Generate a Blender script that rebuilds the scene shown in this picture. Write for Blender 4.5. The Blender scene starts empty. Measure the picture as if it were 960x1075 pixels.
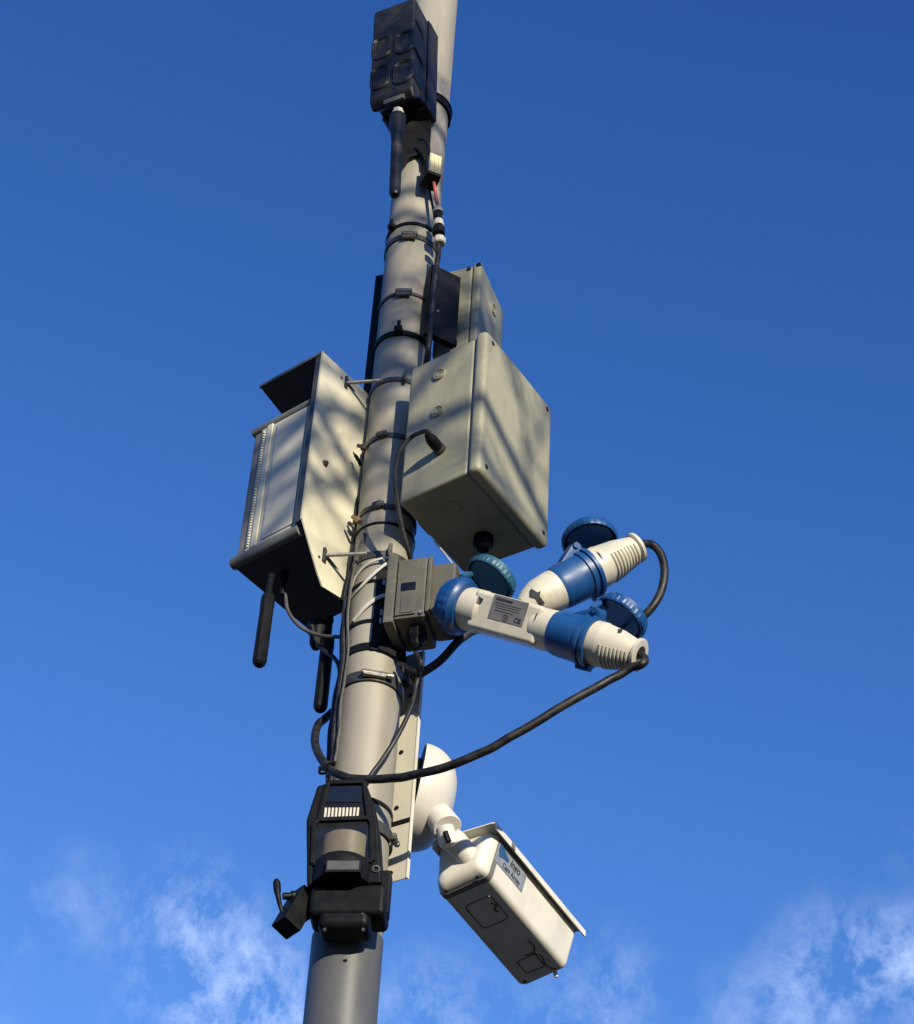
import bpy, bmesh, math, random
from mathutils import Vector as V, Matrix as M
random.seed(7)
S = bpy.context.scene
COL = S.collection
R = math.radians

# ---------------------------------------------------------------- camera
FPX = 2400.0
VPX, VPY = 163.0, -2537.5                       # where plumb lines meet, from the picture centre
ELEV = math.atan(FPX / math.hypot(VPX, VPY)); ROLL = math.atan2(VPX, -VPY)
CF = V((0, math.cos(ELEV), math.sin(ELEV)))
U0 = V((0, -math.sin(ELEV), math.cos(ELEV))); R0 = V((1, 0, 0))
CU = math.cos(ROLL) * U0 - math.sin(ROLL) * R0
CR = math.cos(ROLL) * R0 + math.sin(ROLL) * U0
CO = V((0, 0, 1.6))
cd = bpy.data.cameras.new('camera'); cam = bpy.data.objects.new('camera', cd); COL.objects.link(cam)
cam.matrix_world = M(((CR.x, CU.x, -CF.x, CO.x), (CR.y, CU.y, -CF.y, CO.y), (CR.z, CU.z, -CF.z, CO.z), (0, 0, 0, 1)))
cd.sensor_width = 36; cd.sensor_fit = 'HORIZONTAL'; cd.lens = FPX / 960 * 36
cd.clip_start = .05; cd.clip_end = 5000
S.camera = cam

# ---------------------------------------------------------------- sun, sky, exposure
SUN_AZ, SUN_EL = R(180 - 22), R(13)              # clockwise from +Y; height
SD = V((math.sin(SUN_AZ) * math.cos(SUN_EL), math.cos(SUN_AZ) * math.cos(SUN_EL), math.sin(SUN_EL)))
sl = bpy.data.lights.new('sun', 'SUN'); sl.energy = 5.0; sl.angle = R(.53); sl.color = (1, .90, .70)
so = bpy.data.objects.new('sun', sl); COL.objects.link(so); so.rotation_euler = SD.to_track_quat('Z', 'Y').to_euler()
so.location = (6, -14, 9)
W = bpy.data.worlds.new('World'); S.world = W; W.use_nodes = True
nt = W.node_tree; nt.nodes.clear()
def wn(t, **k):
    n = nt.nodes.new(t)
    for a, b in k.items(): setattr(n, a, b)
    return n
def wmath(op, a, b=None, clamp=False):
    n = wn('ShaderNodeMath', operation=op, use_clamp=clamp)
    for i, x in enumerate((a, b)):
        if x is None: continue
        if isinstance(x, (int, float)): n.inputs[i].default_value = x
        else: nt.links.new(x, n.inputs[i])
    return n.outputs[0]
out = wn('ShaderNodeOutputWorld'); bg = wn('ShaderNodeBackground'); bg.inputs[1].default_value = .1
sky = wn('ShaderNodeTexSky', sky_type='NISHITA', sun_disc=False, sun_elevation=SUN_EL, sun_rotation=SUN_AZ)
sky.altitude = 100; sky.air_density = 1.0; sky.dust_density = 0; sky.ozone_density = 2.0
tc = wn('ShaderNodeTexCoord')
EXPO = .55
SKY_POW, SKY_MUL, SKY_MAX = (2.01, 1.515, 1.235), (.99, 1.15, 1.95), (1.28, 3.4, 8.9)
sp = wn('ShaderNodeSeparateColor'); nt.links.new(sky.outputs[0], sp.inputs[0]); hs = wn('ShaderNodeCombineColor')
for k in range(3):
    v_ = wmath('MULTIPLY', wmath('POWER', sp.outputs[k], SKY_POW[k]), SKY_MUL[k] / 2 ** EXPO)
    nt.links.new(wmath('MINIMUM', v_, SKY_MAX[k] / 2 ** EXPO), hs.inputs[k])
# thin wisps of cirrus low in the sky
mp = wn('ShaderNodeMapping'); mp.inputs['Rotation'].default_value = (0, R(35), R(10)); mp.inputs['Scale'].default_value = (1.25, 1, .95); mp.inputs['Location'].default_value = (.7, 1.9, .3)
nz = wn('ShaderNodeTexNoise'); nz.inputs['Scale'].default_value = 27; nz.inputs['Detail'].default_value = 9
nz.inputs['Roughness'].default_value = .70; nz.inputs['Distortion'].default_value = .18
nt.links.new(tc.outputs['Generated'], mp.inputs[0]); nt.links.new(mp.outputs[0], nz.inputs['Vector'])
cr = wn('ShaderNodeMapRange'); cr.inputs[1].default_value = .42; cr.inputs[2].default_value = .74
nt.links.new(nz.outputs[0], cr.inputs[0])
def ray(x, y): return (CF + CR * ((x - 480) / FPX) + CU * ((537.5 - y) / FPX))
mask = None
for cx, cy, rad, amp in ((225, 1035, 115, 1.3), (90, 950, 70, .5), (-20, 960, 60, .8), (300, 1075, 90, .85), (200, 950, 70, .6), (450, 1060, 75, .9), (650, 1060, 70, .6),
                         (880, 1020, 85, 1.1), (960, 1010, 70, 1.1), (800, 1080, 80, .8), (560, 1090, 80, .6), (960, 890, 40, .2), (640, 1010, 60, .25), (1100, 1050, 150, .9), (-150, 1080, 160, .8)):
    d = ray(cx, cy).normalized()
    vm = wn('ShaderNodeVectorMath', operation='DISTANCE'); vm.inputs[1].default_value = d
    nt.links.new(tc.outputs['Generated'], vm.inputs[0])
    mr = wn('ShaderNodeMapRange', interpolation_type='SMOOTHSTEP')
    mr.inputs[1].default_value = rad / FPX * 1.25; mr.inputs[2].default_value = 0
    mr.inputs[3].default_value = 0; mr.inputs[4].default_value = amp
    nt.links.new(vm.outputs['Value'], mr.inputs[0])
    mask = mr.outputs[0] if mask is None else wmath('ADD', mask, mr.outputs[0])
CLOUD_AMT = .62
fac = wmath('MULTIPLY', wmath('MULTIPLY', mask, cr.outputs[0]), CLOUD_AMT, True)
mx = wn('ShaderNodeMix', data_type='RGBA')
nt.links.new(fac, mx.inputs[0]); nt.links.new(hs.outputs[0], mx.inputs[6]); mx.inputs[7].default_value = (5.0, 6.3, 9.0, 1)
nt.links.new(mx.outputs[2], bg.inputs[0]); nt.links.new(bg.outputs[0], out.inputs[0])
S.view_settings.view_transform = 'Standard'; S.view_settings.look = 'None'
S.view_settings.exposure = EXPO; S.view_settings.gamma = 1; S.view_settings.use_curve_mapping = False
S.render.engine = 'CYCLES'

# ---------------------------------------------------------------- materials
def mat(name, col, rough=.5, metal=0, var=.12, vscale=30, bump=.05, bscale=300, dirt=None, dirt_amt=.35, dscale=9, streak=1.0, spec=.5, wear=None):
    m = bpy.data.materials.new(name); m.use_nodes = True; t = m.node_tree; n = t.nodes; L = t.links
    b = n['Principled BSDF']; b.inputs['Metallic'].default_value = metal; b.inputs['Specular IOR Level'].default_value = spec
    c = n.new('ShaderNodeTexCoord'); mp = n.new('ShaderNodeMapping'); mp.inputs['Scale'].default_value = (1, 1, streak)
    L.new(c.outputs['Object'], mp.inputs[0])
    a = n.new('ShaderNodeTexNoise'); a.inputs['Scale'].default_value = vscale; a.inputs['Detail'].default_value = 6
    L.new(mp.outputs[0], a.inputs['Vector'])
    r = n.new('ShaderNodeMapRange'); r.inputs[1].default_value = .3; r.inputs[2].default_value = .7
    r.inputs[3].default_value = 1 - var; r.inputs[4].default_value = 1 + var
    L.new(a.outputs[0], r.inputs[0])
    mu = n.new('ShaderNodeVectorMath'); mu.operation = 'SCALE'; mu.inputs[0].default_value = col[:3]
    L.new(r.outputs[0], mu.inputs['Scale'])
    res = mu.outputs[0]
    if dirt:
        d = n.new('ShaderNodeTexNoise'); d.inputs['Scale'].default_value = dscale; d.inputs['Detail'].default_value = 8; d.inputs['Roughness'].default_value = .65
        L.new(mp.outputs[0], d.inputs['Vector'])
        dr = n.new('ShaderNodeMapRange'); dr.inputs[1].default_value = .48; dr.inputs[2].default_value = .75; dr.inputs[4].default_value = dirt_amt
        L.new(d.outputs[0], dr.inputs[0])
        x = n.new('ShaderNodeMix'); x.data_type = 'RGBA'; x.inputs[7].default_value = (*dirt, 1)
        L.new(dr.outputs[0], x.inputs[0]); L.new(res, x.inputs[6]); res = x.outputs[2]
    if wear:
        d = n.new('ShaderNodeTexNoise'); d.inputs['Scale'].default_value = 160; d.inputs['Detail'].default_value = 3
        L.new(c.outputs['Object'], d.inputs['Vector'])
        dr = n.new('ShaderNodeMapRange'); dr.inputs[1].default_value = .66; dr.inputs[2].default_value = .72; dr.inputs[4].default_value = .6
        L.new(d.outputs[0], dr.inputs[0])
        x = n.new('ShaderNodeMix'); x.data_type = 'RGBA'; x.inputs[7].default_value = (*wear, 1)
        L.new(dr.outputs[0], x.inputs[0]); L.new(res, x.inputs[6]); res = x.outputs[2]
    L.new(res, b.inputs['Base Color'])
    rr = n.new('ShaderNodeMapRange'); rr.inputs[1].default_value = .3; rr.inputs[2].default_value = .7
    rr.inputs[3].default_value = max(.03, rough - .1); rr.inputs[4].default_value = min(1, rough + .1)
    L.new(a.outputs[0], rr.inputs[0]); L.new(rr.outputs[0], b.inputs['Roughness'])
    if bump:
        q = n.new('ShaderNodeTexNoise'); q.inputs['Scale'].default_value = bscale; q.inputs['Detail'].default_value = 4
        L.new(c.outputs['Object'], q.inputs['Vector'])
        bb = n.new('ShaderNodeBump'); bb.inputs['Strength'].default_value = bump; bb.inputs['Distance'].default_value = .002
        L.new(q.outputs[0], bb.inputs['Height']); L.new(bb.outputs[0], b.inputs['Normal'])
    return m
m_pole = mat('pole_paint', (0.248, 0.232, 0.188), .5, 0, .16, 14, .12, 500, dirt=(.10, .09, .075), dirt_amt=.6, dscale=11, streak=.18, wear=(.2, .19, .17))
m_dark = mat('dark_pole_grey', (0.068, 0.0704, 0.072), .45, 0, .15, 18, .12, 500, dirt=(.05, .05, .05), dirt_amt=.5, streak=.3)  # darker grey for the post below the join
m_box = mat('grey_enclosure_plastic', (0.264, 0.256, 0.18), .5, 0, .07, 14, .10, 700, dirt=(.10, .10, .075), dirt_amt=.65, dscale=13, streak=.35, wear=(.27, .26, .2))
m_boxd = mat('grey_seal', (.16, .16, .13), .6)
m_white = mat('cream_painted_steel', (0.528, 0.504, 0.384), .42, 0, .04, 12, .03, 200, dirt=(.40, .37, .28), dirt_amt=.42, dscale=14, streak=.35, wear=(.5, .47, .38))
m_galv = mat('cabinet_trim', (0.136, 0.136, 0.124), .5, 0, .1, 20, .05)
m_door = mat('cabinet_door_plastic', (0.448, 0.436, 0.352), .45, 0, .05, 14, .05, 300, dirt=(.4, .38, .3), dirt_amt=.35, dscale=10)
m_under = mat('dark_cabinet_plastic', (.045, .047, .05), .5, 0, .15, 20, .05)
m_black = mat('black_plastic', (.0055, .006, .0075), .5, 0, .25, 40, .15, 900, dirt=(.02, .019, .017), dirt_amt=.3, dscale=25, spec=.12)
m_blackg = mat('glossy_black', (.004, .0045, .006), .3, 0, .2, 40, 0)
m_rubber = mat('cable_rubber', (.009, .009, .010), .5, 0, .3, 60, .25, 600, dirt=(.045, .042, .036), dirt_amt=.55, dscale=60, spec=.35)
m_greycab = mat('grey_cable', (0.056, 0.0544, 0.0496), .5, 0, .2, 60, .1)
m_steel = mat('stainless_steel', (0.336, 0.328, 0.304), .36, .6, .2, 60, .1, 400, dirt=(.12, .1, .08), dirt_amt=.6, dscale=60)
m_steeld = mat('weathered_steel', (0.06, 0.0584, 0.056), .4, .5, .25, 50, .15, 400, dirt=(.05, .045, .04), dirt_amt=.7, dscale=40)
m_rust = mat('rusty_fastener', (.22, .13, .06), .8, .1, .4, 80, .3)
m_blue = mat('blue_socket_plastic', (.0040, .052, .185), .42, 0, .12, 30, .06, 500, dirt=(.03, .08, .17), dirt_amt=.45, dscale=20, wear=(.03, .10, .24))
m_teal = mat('faded_teal_plastic', (0.02, 0.096, 0.16), .5, 0, .12, 30, .06)
m_cream = mat('ivory_plug_plastic', (0.48, 0.456, 0.376), .45, 0, .05, 25, .08, 400, dirt=(.28, .25, .18), dirt_amt=.55, dscale=26, wear=(.45, .42, .33))
m_label = mat('rating_label', (0.128, 0.124, 0.124), .5, 0, .08, 60, 0)
m_ink = mat('label_ink', (.02, .02, .025), .6, 0, 0, 10, 0)
m_sock = mat('olive_grey_plastic', (0.084, 0.08, 0.06), .5, 0, .1, 20, .1, 600, dirt=(.09, .085, .07), dirt_amt=.5, dscale=15, wear=(.2, .19, .15))
m_plate = mat('aluminium_plate', (0.464, 0.444, 0.368), .42, 0, .08, 20, .1, 300, dirt=(.25, .23, .19), dirt_amt=.4, dscale=10, streak=.5)
m_dome = mat('white_dome_paint', (0.528, 0.512, 0.456), .38, 0, .04, 14, .05, 300, dirt=(.30, .27, .22), dirt_amt=.5, dscale=13, wear=(.5, .47, .4))
m_camb = mat('white_camera_shell', (0.56, 0.544, 0.472), .35, 0, .04, 10, .03, 300, dirt=(.30, .29, .27), dirt_amt=.45, dscale=12, streak=.6)
m_stick = mat('silver_sticker', (0.272, 0.288, 0.296), .3, .3, .15, 60, 0)
m_stickb = mat('blue_print', (.02, .07, .16), .4)
m_tan = mat('sensor_lens_plastic', (0.12, 0.104, 0.068), .35, 0, .06, 30, .03)
m_led = mat('led_lens', (0.48, 0.456, 0.368), .2, 0, .15, 200, 0)
m_tie = mat('white_nylon_tie', (0.44, 0.424, 0.368), .45, 0, .08, 40, .05)
m_block = mat('cream_connector', (0.528, 0.48, 0.288), .5, 0, .06, 40, .05)
m_red = mat('red_wire_sheath', (0.336, 0.072, 0.064), .5, 0, .1, 60, .05)
m_greyfit = mat('grey_fitting', (0.24, 0.248, 0.256), .4, 0, .1, 60, .05)
m_glass = mat('smoked_window', (.006, .007, .009), .1, 0, .1, 40, 0, spec=.6)
m_black2 = mat('weathered_black_plastic', (.012, .0125, .013), .42, 0, .3, 30, .2, 900, dirt=(.04, .037, .032), dirt_amt=.5, dscale=30, spec=.3)
m_glabel = mat('grey_name_plate', (.06, .06, .062), .5)
m_bark = mat('bark', (.11, .085, .06), .9, 0, .35, 12, .5, 40)
m_asph = mat('asphalt', (.032, .032, .031), .9, 0, .25, 3, .4, 120)
m_leafdry = mat('dry_leaf', (.12, .09, .035), .7, 0, .3, 20, 0)

m_bright = mat('oily_steel', (0.128, 0.124, 0.112), .4, .5, .3, 60, .2, 400, dirt=(.03, .028, .025), dirt_amt=.8, dscale=70)

# ---------------------------------------------------------------- geometry helpers (everything is modelled in world metres)
MW = {}
def link(o, parent=None):
    COL.objects.link(o)
    if parent is not None: o.parent = parent
def thing(name, label, cat, loc, rotz=0, group=None):
    o = bpy.data.objects.new(name, None); COL.objects.link(o); o.empty_display_size = .05
    o.location = loc; o.rotation_euler = (0, 0, rotz)
    MW[o.name] = M.Translation(V(loc)) @ M.Rotation(rotz, 4, 'Z')
    o['label'] = label; o['category'] = cat
    if group: o['group'] = group
    return o
def finish(me, sharp=35):
    bm = bmesh.new(); bm.from_mesh(me)
    bmesh.ops.recalc_face_normals(bm, faces=bm.faces)
    for f in bm.faces: f.smooth = True
    for e in bm.edges:
        if len(e.link_faces) == 2: e.smooth = e.calc_face_angle(0) < R(sharp)
        else: e.smooth = False
    bm.to_mesh(me); bm.free()
def part(name, bm, m, parent=None, label=None, sharp=35, origin=None):
    me = bpy.data.meshes.new(name)
    if parent is not None:
        mw = MW[parent.name]
        bmesh.ops.transform(bm, matrix=mw.inverted(), verts=bm.verts)
    else:
        if origin is None:
            origin = sum((v.co for v in bm.verts), V()) / max(1, len(bm.verts))
        mw = M.Translation(origin)
        bmesh.ops.transform(bm, matrix=mw.inverted(), verts=bm.verts)
    bm.to_mesh(me); bm.free(); finish(me, sharp); me.materials.append(m)
    o = bpy.data.objects.new(name, me); link(o, parent)
    if len(me.polygons) < 4000:
        wmod = o.modifiers.new('weighted_normals', 'WEIGHTED_NORMAL'); wmod.keep_sharp = True; wmod.weight = 100
    if parent is None: o.location = mw.translation
    MW[o.name] = mw
    if label: o['label'] = label
    return o
def single(name, bm, m, label, cat, group=None, sharp=35):
    o = part(name, bm, m, None, label, sharp); o['category'] = cat
    if group: o['group'] = group
    return o
def B(): return bmesh.new()
def fr(o, x, y, z):
    return M(((x.x, y.x, z.x, o.x), (x.y, y.y, z.y, o.y), (x.z, y.z, z.z, o.z), (0, 0, 0, 1)))
def yawfr(o, beta):
    """local x runs away from the viewer towards compass beta, local y 90 degrees to its left, z up"""
    b = R(beta); return fr(o, V((math.sin(b), math.cos(b), 0)), V((-math.cos(b), math.sin(b), 0)), V((0, 0, 1)))
def axfr(a, b, ref=V((0, 0, 1))):
    x = (b - a).normalized()
    if abs(x.dot(ref)) > .999: ref = V((0, 1, 0))
    z = (ref - x * ref.dot(x)).normalized(); return fr(a, x, z.cross(x), z)
def box(bm, F, x0, x1, y0, y1, z0, z1, bev=0, seg=2):
    t = bmesh.new(); bmesh.ops.create_cube(t, size=1)
    for v in t.verts:
        v.co = V(((x0 + x1) / 2 + v.co.x * (x1 - x0), (y0 + y1) / 2 + v.co.y * (y1 - y0), (z0 + z1) / 2 + v.co.z * (z1 - z0)))
    if bev: bmesh.ops.bevel(t, geom=t.edges[:], offset=bev, segments=seg, affect='EDGES', profile=.5)
    add(bm, t, F); return bm
def add(bm, t, F=None):
    if F is not None: bmesh.ops.transform(t, matrix=F, verts=t.verts)
    me = bpy.data.meshes.new('tmp'); t.to_mesh(me); t.free(); bm.from_mesh(me); bpy.data.meshes.remove(me)
def prism(bm, F, poly, a, b, axis='x', bev=0, seg=2, bev_all=True):
    """poly in the two other local axes, swept from a to b along axis"""
    t = bmesh.new()
    def p(u, v, w): return {'x': V((w, u, v)), 'y': V((u, w, v)), 'z': V((u, v, w))}[axis]
    A = [t.verts.new(p(u, v, a)) for u, v in poly]; C = [t.verts.new(p(u, v, b)) for u, v in poly]
    t.faces.new(A); t.faces.new(C[::-1]); n = len(poly)
    for i in range(n): t.faces.new((A[i], C[i], C[(i + 1) % n], A[(i + 1) % n]))
    bmesh.ops.recalc_face_normals(t, faces=t.faces)
    if bev: bmesh.ops.bevel(t, geom=t.edges[:], offset=bev, segments=seg, affect='EDGES', profile=.5)
    add(bm, t, F); return bm
def lathe(bm, F, prof, seg=32, sy=1, sz=1, ribs=0, ribd=0, ribrange=None):
    """revolve (x, r) round the frame's x axis"""
    t = bmesh.new(); rings = []
    for k, (x, r) in enumerate(prof):
        if r < 1e-6: rings.append([t.verts.new((x, 0, 0))]); continue
        ring = []
        for i in range(seg):
            a = 2 * math.pi * i / seg; rr = r
            if ribs and ribrange and ribrange[0] <= x <= ribrange[1]: rr = r + (ribd if (i * ribs // seg * 2 + (1 if (i * ribs % seg) * 2 >= seg else 0)) % 2 else 0)
            ring.append(t.verts.new((x, math.cos(a) * rr * sy, math.sin(a) * rr * sz)))
        rings.append(ring)
    for p, q in zip(rings, rings[1:]):
        if len(p) == 1 and len(q) == 1: continue
        for i in range(seg):
            j = (i + 1) % seg
            if len(p) == 1: t.faces.new((p[0], q[j], q[i]))
            elif len(q) == 1: t.faces.new((p[i], p[j], q[0]))
            else: t.faces.new((p[i], p[j], q[j], q[i]))
    if len(rings[0]) > 1: t.faces.new(rings[0][::-1])
    if len(rings[-1]) > 1: t.faces.new(rings[-1])
    add(bm, t, F); return bm
def cat(pts, sub=8):
    out = []; P = [pts[0]] + list(pts) + [pts[-1]]
    for i in range(1, len(P) - 2):
        a, b, c, d = P[i - 1:i + 3]
        for k in range(sub):
            t = k / sub
            out.append(.5 * ((2 * b) + (c - a) * t + (2 * a - 5 * b + 4 * c - d) * t * t + (3 * b - a - 3 * c + d) * t ** 3))
    out.append(pts[-1]); return out
def tube(bm, pts, r, seg=10, smooth=True, r2=None, closed=False, sub=8):
    pts = [V(p) for p in pts]
    if smooth and not closed: pts = cat(pts, sub)
    t = bmesh.new(); n = len(pts); rings = []
    up = None
    for i, p in enumerate(pts):
        if closed: d = (pts[(i + 1) % n] - pts[i - 1]).normalized()
        else: d = (pts[min(i + 1, n - 1)] - pts[max(i - 1, 0)]).normalized()
        if up is None: up = d.orthogonal().normalized()
        up = (up - d * up.dot(d)).normalized(); s = d.cross(up)
        rr = r if r2 is None else r + (r2 - r) * i / (n - 1)
        rings.append([t.verts.new(p + (up * math.cos(2 * math.pi * k / seg) + s * math.sin(2 * math.pi * k / seg)) * rr) for k in range(seg)])
    for i in range(n if closed else n - 1):
        a, b = rings[i], rings[(i + 1) % n]
        for k in range(seg): t.faces.new((a[k], a[(k + 1) % seg], b[(k + 1) % seg], b[k]))
    if not closed: t.faces.new(rings[0][::-1]); t.faces.new(rings[-1])
    add(bm, t); return bm
rj = random.Random(3)
def jig(pts, a=.0008):
    return [pts[0]] + [V(p) + V((rj.uniform(-a, a), rj.uniform(-a, a), rj.uniform(-a, a))) for p in cat([V(p) for p in pts], 3)[1:-1]] + [pts[-1]]
def disc_prof(r, h, b=.0015): return [(0, 0), (0, r - b), (b, r), (h - b, r), (h, r - b), (h, 0)]

# pixel of the photograph -> point in the world
PX, PY, PR = -.13624694, 3.26812834, .057
def at(x, y, dy): d = ray(x, y); return CO + d * ((PY + dy - CO.y) / d.y)
def onpl(p, n, x, y): d = ray(x, y); return CO + d * ((p - CO).dot(n) / d.dot(n))
def along(p, u, x, y):
    """how far along the line p + t u the sight line through x, y passes"""
    d = ray(x, y).normalized(); u = u.normalized(); w = p - CO
    a = u.dot(d); return (a * w.dot(d) - w.dot(u)) / (1 - a * a)
def pole_pt(x, y, r=PR):
    d = ray(x, y); o = CO - V((PX, PY, 0)); a = d.x ** 2 + d.y ** 2; b = 2 * (o.x * d.x + o.y * d.y); c = o.x ** 2 + o.y ** 2 - r * r
    s = b * b - 4 * a * c
    t = (-b - math.sqrt(max(0, s))) / (2 * a); return CO + d * t
def pole_z(x, y): return pole_pt(x, y).z
def pole_ang(x, y): p = pole_pt(x, y); return math.atan2(p.x - PX, -(p.y - PY))     # 0 faces the viewer, + to the right
def pp(ang, z, r=PR): return V((PX + math.sin(ang) * r, PY - math.cos(ang) * r, z))
def loc(F, p): return F.inverted() @ p

# ---------------------------------------------------------------- ground
bm = B(); bmesh.ops.create_grid(bm, x_segments=4, y_segments=4, size=900)
g = part('ground', bm, m_asph, origin=V((0, 0, 0))); g['kind'] = 'structure'

# ---------------------------------------------------------------- lamp post
T = thing('lamp_post', 'tall round grey steel lamp post carrying all the boxes and cameras', 'lamp post', (PX, PY, 0))
ZF = M(((0, 0, 1, PX), (0, 1, 0, PY), (-1, 0, 0, 0), (0, 0, 0, 1)))
ZF = fr(V((PX, PY, 0)), V((0, 0, 1)), V((1, 0, 0)), V((0, 1, 0)))
z_join = pole_z(362, 968)
part('shaft', lathe(B(), ZF, [(z_join, PR), (9.2, PR * .98), (9.22, PR * .9), (9.22, 0)], 64), m_pole, T)
part('lower_section', lathe(B(), ZF, [(.0, .0), (.0, .11), (.02, .11), (.02, .09), (1.3, .09), (1.36, .06), (z_join, .0600), (z_join + .002, PR)], 64), m_dark, T, 'dark grey lower length')

# ---------------------------------------------------------------- big grey junction box
def rect_on(F, plane, pts):
    """local coordinates of pixels on one face plane of the frame ('x','y','z' through local offset)"""
    ax, off = plane; n = V([F[i]['xyz'.index(ax)] for i in range(3)]); p = F @ V([off if c == ax else 0 for c in 'xyz'])
    return [loc(F, onpl(p, n, *q)) for q in pts]
o = at(512, 345, -.245); F = yawfr(o, 35)
ztop = 0; zb = along(o, V((0, 0, -1)), 500, 491); zb = -abs(zb)
wx = along(o, F.to_3x3() @ V((1, 0, 0)), 578, 430); dyb = along(o, F.to_3x3() @ V((0, 1, 0)), 427, 378)
print('big box', wx, dyb, zb, o[:])
T = thing('junction_box', 'large square grey-beige junction box clamped to the right of the post', 'junction box', F @ V((wx / 2, dyb / 2, zb)), R(90 - 35))
lid = .028
part('body', prism(B(), F, [(.004, lid + .002), (wx - .004, lid + .002), (wx - .010, dyb), (.010, dyb)], zb + .006, -.006, 'z', .007, 3), m_box, T)
part('seal', box(B(), F, .006, wx - .006, lid - .003, lid + .004, zb + .008, -.008), m_boxd, T)
part('lid', box(B(), F, -.002, wx + .002, 0, lid, zb, 0, .011, 4), m_box, T)
for u, v in ((.022, -.022), (wx - .02, -.022), (.022, zb + .022), (wx - .02, zb + .022)):
    F2 = axfr(F @ V((u, -.0012, v)), F @ V((u, .004, v))); b_ = lathe(B(), F2, [(0, 0), (0, .0045), (.0012, .0060), (.004, .0060)], 16)
    s_ = part('lid_screw', b_, m_blackg, T)
    part('screw_head', lathe(B(), F2, [(-.0006, 0), (-.0006, .0028), (.001, .0028)], 10), m_steeld, s_)
for q in ((462, 393), (460, 432)):
    p, = rect_on(F, ('x', .006), [q]); pf = F @ V((.0045, p.y, p.z)); F2 = axfr(pf, F @ V((.02, p.y, p.z)))
    part('knockout', lathe(B(), F2, [(0, 0), (0, .0055), (-.0015, .006), (-.0015, .008), (.0005, .0085), (.0005, .0105), (-.0022, .011), (-.0022, .0135), (.004, .014)], 28), m_box, T)
p, = rect_on(F, ('z', zb + .006), [(474, 533)]); F2 = axfr(F @ V((p.x, p.y, zb + .0045)), F @ V((p.x, p.y, zb + .02)))
part('knockout', lathe(B(), F2, [(0, 0), (0, .011), (-.0015, .012), (-.0015, .0165), (.004, .017)], 24), m_box, T)
p, = rect_on(F, ('z', zb + .006), [(508, 564)]); F2 = axfr(F @ V((p.x, p.y, zb + .006)), F @ V((p.x, p.y, zb - .04)))
part('cable_gland', lathe(B(), F2, [(0, .019), (.006, .019), (.006, .015), (.010, .015), (.011, .020), (.024, .019), (.032, .012), (.034, .006), (.034, 0)], 12), m_black, T, sharp=20)
BIG = F; BIGZ = zb; BIGT = T; dyb_big = dyb
# angled lead plugged into its left side
p, = rect_on(F, ('x', .004), [(462, 472)]); a = F @ V((.006, p.y, p.z)); nrm = F.to_3x3() @ V((-1, 0, 0))
T = thing('power_lead', 'thin black cable looping from a black plug on the big grey box down the post', 'cable', a)
part('locking_ring', lathe(B(), axfr(a, a + nrm), [(0, 0), (0, .0125), (.007, .0125), (.008, .0105), (.012, .0105)], 16), m_steeld, T)
tip = a + nrm * .045 + V((0, 0, .002))
part('connector', lathe(B(), axfr(a + nrm * .009, tip), [(0, .0105), (.006, .0118), (.022, .0118), (.030, .0095), (.038, .006), (.038, 0)], 14), m_black, T)
part('cord', tube(B(), [a + nrm * .04, tip + V((-.002, -.01, .0)), at(432, 459, -.20), at(419, 476, -.19), at(415, 500, -.175), at(417, 525, -.16), at(422, 552, -.14), at(428, 575, -.12), at(433, 594, -.09)], .0045), m_rubber, T)

T = BIGT
part('bracket_or_shade', box(B(), BIG, .13, .17, dyb_big, dyb_big + .04, BIGZ * .82, BIGZ * .18, .002), m_steeld, T)
# ---------------------------------------------------------------- smaller grey box higher up behind
o = at(505.5, 274, -.03); F = yawfr(o, 22)
wx2 = along(o, F.to_3x3() @ V((1, 0, 0)), 533, 326); dy2 = along(o, F.to_3x3() @ V((0, 1, 0)), 459, 283)
T = thing('junction_box', 'smaller grey-beige junction box peeking out above the big one, behind the post', 'junction box', F @ V((wx2 / 2, dy2 / 2, -.27)), R(90 - 22))
part('body', box(B(), F, .003, wx2 - .003, .02, dy2, -.27, -.004, .006, 3), m_box, T)
part('lid', box(B(), F, 0, wx2, 0, .019, -.273, 0, .006, 3), m_box, T)
for q in ((503, 276), ):
    p, = rect_on(F, ('x', 0), [q]); F2 = axfr(F @ V((-.001, .006, -.010)), F @ V((.02, .006, -.010)))
    part('lid_screw', lathe(B(), F2, [(0, 0), (0, .006), (.006, .006)], 12), m_blackg, T)
F2 = axfr(F @ V((-.001, .028, -.014)), F @ V((.02, .028, -.014)))
part('lid_screw', lathe(B(), F2, [(0, 0), (0, .0045), (.006, .0045)], 12), m_steeld, T)
p, = rect_on(F, ('y', 0), [(518, 325)]); F2 = axfr(F @ V((p.x, -.001, p.z)), F @ V((p.x, .02, p.z)))
part('knockout', lathe(B(), F2, [(0, 0), (0, .006), (-.0015, .0065), (-.0015, .0085), (0, .009), (0, .0115), (-.002, .012), (-.002, .0145), (.004, .015)], 24), m_box, T)
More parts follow.
